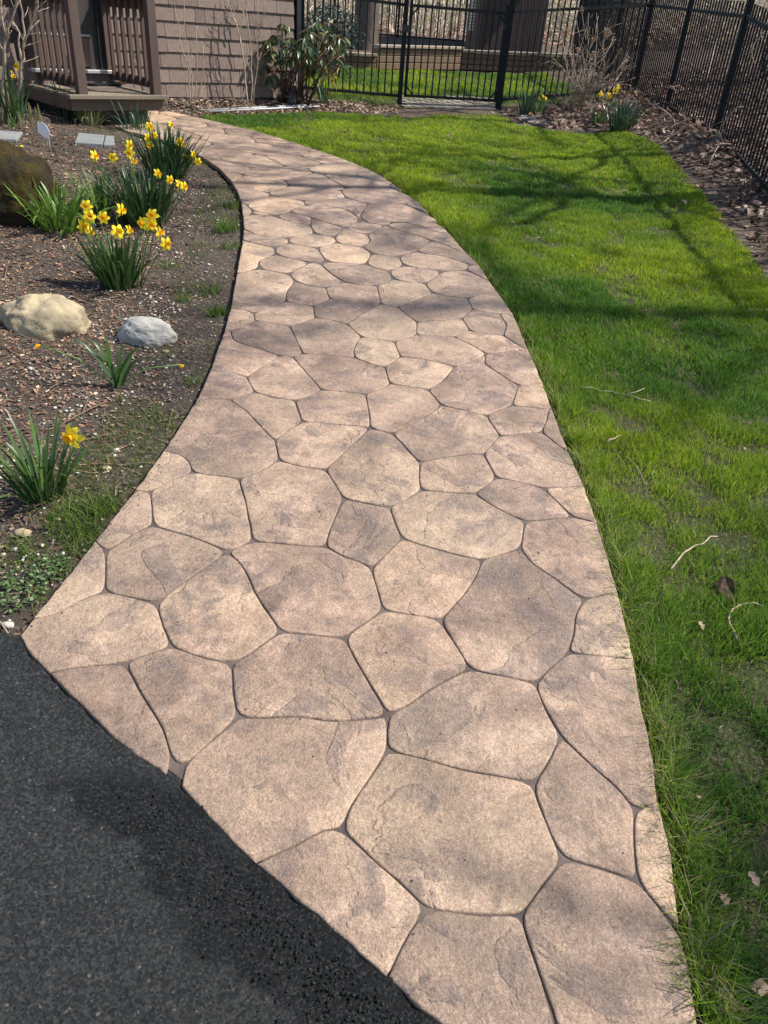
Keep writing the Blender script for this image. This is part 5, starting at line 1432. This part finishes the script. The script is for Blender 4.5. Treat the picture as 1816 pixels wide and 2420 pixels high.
# dry hydrangea at the fence corner
hb0 = gs(1362, 262); hd = thing('dry_bush', hb0, 'leafless brown bush with dried flower heads in the fence corner', 'shrub'); rh5 = random.Random(15)
heads = [(1435, 76), (1450, 93), (1405, 93), (1404, 126), (1466, 121), (1483, 138), (1397, 135), (1366, 118), (1375, 22)]
sm_ = MB()
for (hx_, hy_) in heads+[(1320, 60), (1335, 100), (1345, 40), (1410, 30), (1300, 130), (1440, 140), (1470, 170), (1500, 150), (1310, 180), (1385, 60), (1352, 150), (1425, 160)]:
    P = atY(hx_, hy_, hb0[1]+rh5.uniform(-.35, .25)); B0 = hb0+np.array((rh5.uniform(-.15, .25), rh5.uniform(-.1, .1), -.03)); mid = B0*.5+P*.5+rvec(rh5, .06)
    sm_.tube([B0, B0*.6+mid*.4+rvec(rh5, .02), mid, mid*.4+P*.6+rvec(rh5, .03), P], [.008, .007, .006, .005, .003], 5)
    for q in (mid, mid*.4+P*.6, B0*.5+mid*.5):
        for _ in range(3): limb(sm_, q, side_dir((P-B0)/np.linalg.norm(P-B0), rh5.uniform(.4, 1.1), rh5), rh5.uniform(.15, .45), .004, .002, 4, rh5, .2, 0, 3)
sm_.build('stems', 'twig_pale', hd, smooth=True)
for k, (hx_, hy_) in enumerate(heads):
    P0 = atY(hx_, hy_, hb0[1]+rh5.uniform(-.15, .1)); n = 90 if k == 0 else 45; R_ = .065 if k == 0 else .04
    P = r5.standard_normal((n, 3)); P = P/np.linalg.norm(P, axis=1)[:, None]*R_*r5.uniform(.5, 1, (n, 1)); L = r5.uniform(.014, .026, n)
    o = scatter('flower_head', P+P0-hb0, L, L*.8, 1.2, .4, pick([(.48, .36, .24), (.36, .25, .16), (.26, .16, .10)], n, r5), 'dead_leaf', r5, None); o.parent = hd
# green vine in the corner
n = 260; cxy = atY(1325, 90, pH[1]+.6); P = np.stack([r5.normal(1318, 18, n), r5.uniform(10, 170, n)], 1); P = np.array([atY(a, b_, pH[1]+r5.uniform(.2, .9)) for a, b_ in P]); L = r5.uniform(.015, .03, n)
o = scatter('leafing_vine', P-cxy, L, L*.8, 1.2, .3, pick([(.20, .24, .06), (.28, .30, .10)], n, r5), 'strap_leaf', r5, None); o.location = cxy; tag(o, 'thin budding vine with tiny green leaves beside the shed', 'vine')

# ------------------------------------------------------------------ garden oddments
b = gs(116, 348); tg = thing('plant_tag', b, 'white plastic plant tag on two thin legs in the mulch', 'plant tag'); yb = b[1]
mb = MB(); cp = [(88, 292), (98, 288), (108, 294), (118, 312), (115, 328), (104, 324), (90, 312)]; A = [atY(x, y, yb) for x, y in cp]; Bk = [p+np.array((.0, .004, 0)) for p in A]; n = len(A)
mb.add(A+Bk, [tuple(range(n)), tuple(range(2*n-1, n-1, -1))]+[(i, (i+1) % n, n+(i+1) % n, n+i) for i in range(n)]); mb.build('card', 'tag_white', tg)
for tx in (113, 117):
    mb = MB(); mb.tube([atY(tx+1, 348, yb)-(0, 0, .02), atY(tx-1, 322, yb+.002)], .002, 4); mb.build('leg', 'tag_white', tg)
b = gs(16, 378); pf = thing('pink_flower', b, 'pink blossom cluster above the mossy boulder', 'flower')
n = 90; P = r5.standard_normal((n, 3))*np.array((.035, .03, .022))+np.array((0, 0, .09)); L = r5.uniform(.014, .03, n)
o = scatter('blossom', P, L, L*.7, 1.0, .5, pick([(.75, .28, .42), (.80, .45, .55), (.70, .30, .40)], n, r5), 'strap_leaf', r5, None); o.parent = pf
mb = MB(); mb.tube([b-(0, 0, .01), b+(0, 0, .09)], .004, 5); mb.build('flower_stem', 'stem_green', pf)
b = gs(53, 367); yf = thing('small_yellow_flower', b, 'small round yellow flower on a short stalk near the slate slab', 'flower')
P = atY(51, 347, b[1]); mb = MB(); mb.tube([b-(0, 0, .01), P], .0035, 5); mb.build('flower_stem', 'stem_green', yf)
mb = MB()
for zz, rr_ in ((0, .010),): mb.tube([P-(0, 0, .004), P+(0, 0, .002), P+(0, 0, .008), P+(0, 0, .012)], [.006, .018, .016, .006], 10)
mb.build('flower_head', 'dandelion', yf, smooth=True)
# metal poles and corrugated drain at the wall
a, b = gs(478, 267), gs(735, 254)
for k, (p0, p1, lb) in enumerate(((a, b, 'long white metal pole lying along the lawn edge by the house'), (gs(495, 270), gs(756, 257), 'second white metal pole lying in front of the first along the lawn edge'))):
    mb = MB(); p0 = p0+np.array((0, 0, .03)); p1 = p1+np.array((0, 0, .03)); mb.tube([p0, p1], .009, 10); o = mb.build('metal_pole', 'pvc_white', None, p0, True); tag(o, lb, 'pole')
dp = [onwall(702, 172, .10), onwall(696, 200, .16), onwall(690, 225, .24), onwall(690, 240, .36)]
gq = gs(716, 250); dp += [np.array((gq[0]-.14, gq[1]+.07, gq[2]+.085)), np.array((gq[0], gq[1], gq[2]+.07))]
Q = []
for i in range(len(dp)-1):
    for f in np.linspace(0, 1, 14, endpoint=False): Q.append(dp[i]*(1-f)+dp[i+1]*f)
Q = [Q[0]]+[Q[i-1]*.25+Q[i]*.5+Q[i+1]*.25 for i in range(1, len(Q)-1)]+[Q[-1]]
mb = MB(); mb.tube(Q, [.058 if i % 2 else .050 for i in range(len(Q))], 14, cap=False); o = mb.build('drain_pipe', 'corrugated', None, gq, True); tag(o, 'black corrugated drain pipe coming down behind the rhododendron', 'pipe')
# twigs, leaves and bark on the lawn
def lawn_pt(px, py, up=.022): p = gs(px, py); return p+np.array((0, 0, up))
rlt = random.Random(33)
def twig(name, pxs, rad, mat, label, cat='twig', up=.03, extra=()):
    up = .02; rad *= .72; P = [lawn_pt(x, y, up) for x, y in pxs]; P = [P[0]]+[z for a, c_ in zip(P[:-1], P[1:]) for z in ((a+c_)/2+rvec(rlt, .004), c_)]; mb = MB(); mb.tube(P, [rad*(1-.4*i/(len(P)-1)) for i in range(len(P))], 6)
    for e in extra: mb.tube([lawn_pt(x, y, up+.004) for x, y in e], rad*.6, 5)
    o = mb.build(name, mat, None, P[0], True); return tag(o, label, cat, 'twigs lying on the lawn')
twig('twig', [(1368, 925), (1400, 926), (1440, 934), (1490, 945), (1534, 957)], .006, 'twig_pale', 'long forked pale twig lying on the lawn beside the walkway', extra=[[(1478, 943), (1500, 938), (1520, 929)]])
twig('twig', [(1432, 1056), (1450, 1047), (1466, 1038)], .006, 'twig_pale', 'short pale stub of twig on the lawn')
twig('twig', [(1582, 1356), (1612, 1318), (1640, 1300), (1664, 1291), (1692, 1279)], .005, 'twig_pale', 'bent cream twig on the lawn above the bark chip')
twig('twig', [(1737, 1524), (1721, 1490), (1720, 1464), (1733, 1448), (1754, 1439), (1797, 1444)], .006, 'twig_pale', 'hook-shaped grey twig below the bark chip on the lawn')
twig('twig', [(1480, 1090), (1500, 1110), (1520, 1150)], .003, 'twig_pale', 'thin straw-like twig on the lawn near the walkway')
twig('twig', [(1300, 780), (1340, 800), (1400, 790)], .004, 'twig_brown', 'thin brown twig in the middle of the lawn')
twig('twig', [(1655, 745), (1700, 775), (1750, 785)], .004, 'twig_brown', 'thin brown twig near the leaf bank')
twig('twig', [(1060, 322), (1090, 318), (1125, 316)], .008, 'twig_pale', 'pale twig on the far lawn')
b = lawn_pt(1708, 1405, .03); mb = MB(); A = [lawn_pt(x, y, .045) for x, y in ((1686, 1386), (1705, 1383), (1722, 1400), (1738, 1440), (1715, 1428), (1694, 1410))]
n = len(A); mb.add([p+np.array((0, 0, (-.03, -.004, .004, -.022, -.03, -.024)[i])) for i, p in enumerate(A)]+[p-np.array((0, 0, .045)) for p in A], [tuple(range(n))]+[(i, n+i, n+(i+1) % n, (i+1) % n) for i in range(n)]); o = mb.build('bark_piece', 'bark_chip', None, b); tag(o, 'dark curled piece of bark on the lawn by the hooked twig', 'bark')
lfm = {}
for mt in ('dry_leaf', 'orange_leaf', 'curled_leaf'):
    mb = MB(); mb.strip([np.array((t-.5, 0, .10*math.sin(t*4))) for t in np.linspace(0, 1, 6)], [.02, .30, .16, .34, .18, .01], (0, 1, 0), None, .3); me = mb.mesh('fallen_leaf', smooth=True); me.materials.append(MATS[mt]); lfm[mt] = me
rlf = random.Random(21)
for px, py, mt, sz, lb in [(1419, 440, 'orange_leaf', .07, 'bright orange fallen leaf on the lawn'), (1458, 433, 'dry_leaf', .09, 'brown fallen leaf next to the orange leaf'), (1275, 578, 'dry_leaf', .12, 'long brown fallen leaf in mid lawn'), (1297, 556, 'curled_leaf', .05, 'small cream fallen leaf above the long brown one'), (1350, 616, 'curled_leaf', .05, 'whitish curled fallen leaf below the long brown one'), (1213, 538, 'curled_leaf', .05, 'tiny pale fallen leaf nearest the walkway bend'), (1058, 328, 'curled_leaf', .10, 'pale crumpled leaf at the far lawn edge of the walkway'), (954, 328, 'curled_leaf', .07, 'pale leaf pair on the far lawn'), (1580, 466, 'dry_leaf', .11, 'brown oak leaf at the lawn margin'), (1612, 487, 'dry_leaf', .13, 'curled tan leaf lying on the lawn margin'), (1588, 511, 'dry_leaf', .06, 'small grey-brown leaf below the oak leaf'), (1474, 460, 'dry_leaf', .06, 'dark little leaf below the orange leaf'), (1527, 470, 'curled_leaf', .07, 'pale grey leaf between orange leaf and leaf bank'), (1640, 1905, 'curled_leaf', .03, 'small pale leaf in the grass by the walkway end'), (1632, 1945, 'curled_leaf', .035, 'tan leaf at the grass edge by the walkway end'), (1700, 2148, 'dry_leaf', .05, 'straw coloured leaf deep in the near grass'), (1770, 2100, 'dry_leaf', .045, 'brown sliver of leaf in the near grass'), (1650, 1500, 'curled_leaf', .04, 'pinkish dry leaf scrap by the hooked twig'), (1790, 2360, 'dry_leaf', .07, 'dark grey leaf in the near lawn corner'), (1666, 1072, 'curled_leaf', .03, 'tiny cream leaf on the bright lawn'), (1755, 1078, 'dry_leaf', .035, 'little brown leaf on the bright lawn'), (1800, 622, 'curled_leaf', .16, 'large bleached bark-like leaf at the bank foot')]:
    p = lawn_pt(px, py, .035); o = put('fallen_leaf', lfm[mt], None, None, p); sz *= .75; o.scale = (sz, sz*.9, sz); o.rotation_euler = (rlf.gauss(0, .3), rlf.gauss(0, .3), rlf.uniform(0, 6.28)); tag(o, lb, 'leaf', 'single leaves on the lawn')
# sticks in the bed
for k, (pxs, rad, lb) in enumerate([([(160, 1003), (182, 990), (215, 972), (255, 955)], .006, 'grey stick lying in the mulch above the lone daffodil'), ([(195, 985), (205, 960), (210, 945)], .005, 'short forked stick by the grey stick in the mulch'), ([(200, 690), (230, 700), (262, 699), (296, 693)], .004, 'thin bent twig at the foot of the front daffodils'), ([(55, 1213), (85, 1203), (108, 1194)], .004, 'broken twig under the lone daffodil clump'), ([(28, 556), (45, 545), (57, 530)], .005, 'curved twig below the mossy boulder'), ([(12, 660), (16, 645), (18, 635)], .005, 'pale upright splinter behind the tan boulder')]):
    P = [gs(x, y)+np.array((0, 0, .012)) for x, y in pxs]; mb = MB(); mb.tube(P, rad*.7, 6); o = mb.build('stick', 'twig_brown', None, P[0], True); tag(o, lb, 'stick', 'sticks lying in the bed')
# bare vines over the leaf bank
rv = random.Random(5); vt = gs(1720, 400)
for k, (st, lb) in enumerate([([(1690, 350), (1675, 300), (1700, 340), (1740, 345), (1790, 350), (1830, 370)], 'tan vine sprawling along the fence foot'), ([(1675, 390), (1700, 330), (1765, 350), (1760, 420), (1720, 425)], 'looping thin vine hanging on the fence'), ([(1730, 412), (1745, 395), (1790, 397), (1830, 410)], 'pale arched vine over the bank'), ([(1580, 205), (1592, 203), (1600, 215)], 'short curled vine around the fence post'), ([(1555, 250), (1600, 285), (1590, 320), (1560, 340)], 'brown vine sliding down the leaf bank'), ([(1810, 300), (1790, 240), (1800, 180), (1770, 120), (1816, 60)], 'tall bare vine climbing the fence'), ([(1700, 300), (1740, 250), (1790, 260), (1812, 330)], 'arched brown vine beside the tall one')]):
    P = []
    for (x, y) in st:
        p = G(x, y, .0); yv = min(p[1], vt[1]+ (2.2 if x < 1700 else .5)); P.append(atY(x, y, yv))
    Q = []
    for i in range(len(P)-1):
        for f in (0, .33, .66): Q.append(P[i]*(1-f)+P[i+1]*f+rvec(rv, .012))
    Q.append(P[-1]); Q = [Q[0]]+[(Q[i-1]+2*Q[i]+Q[i+1])/4 for i in range(1, len(Q)-1)]+[Q[-1]]
    mb = MB(); mb.tube(Q, .006, 5)
    for i in range(1, len(Q)-1, 2): limb(mb, Q[i], rvec(rv, 1), rv.uniform(.05, .2), .003, .0015, 3, rv, .3, 0, 3)
    o = mb.build('bare_vine', 'twig_pale', None, Q[0], True); tag(o, lb, 'vine', 'bare vines on the leaf bank')
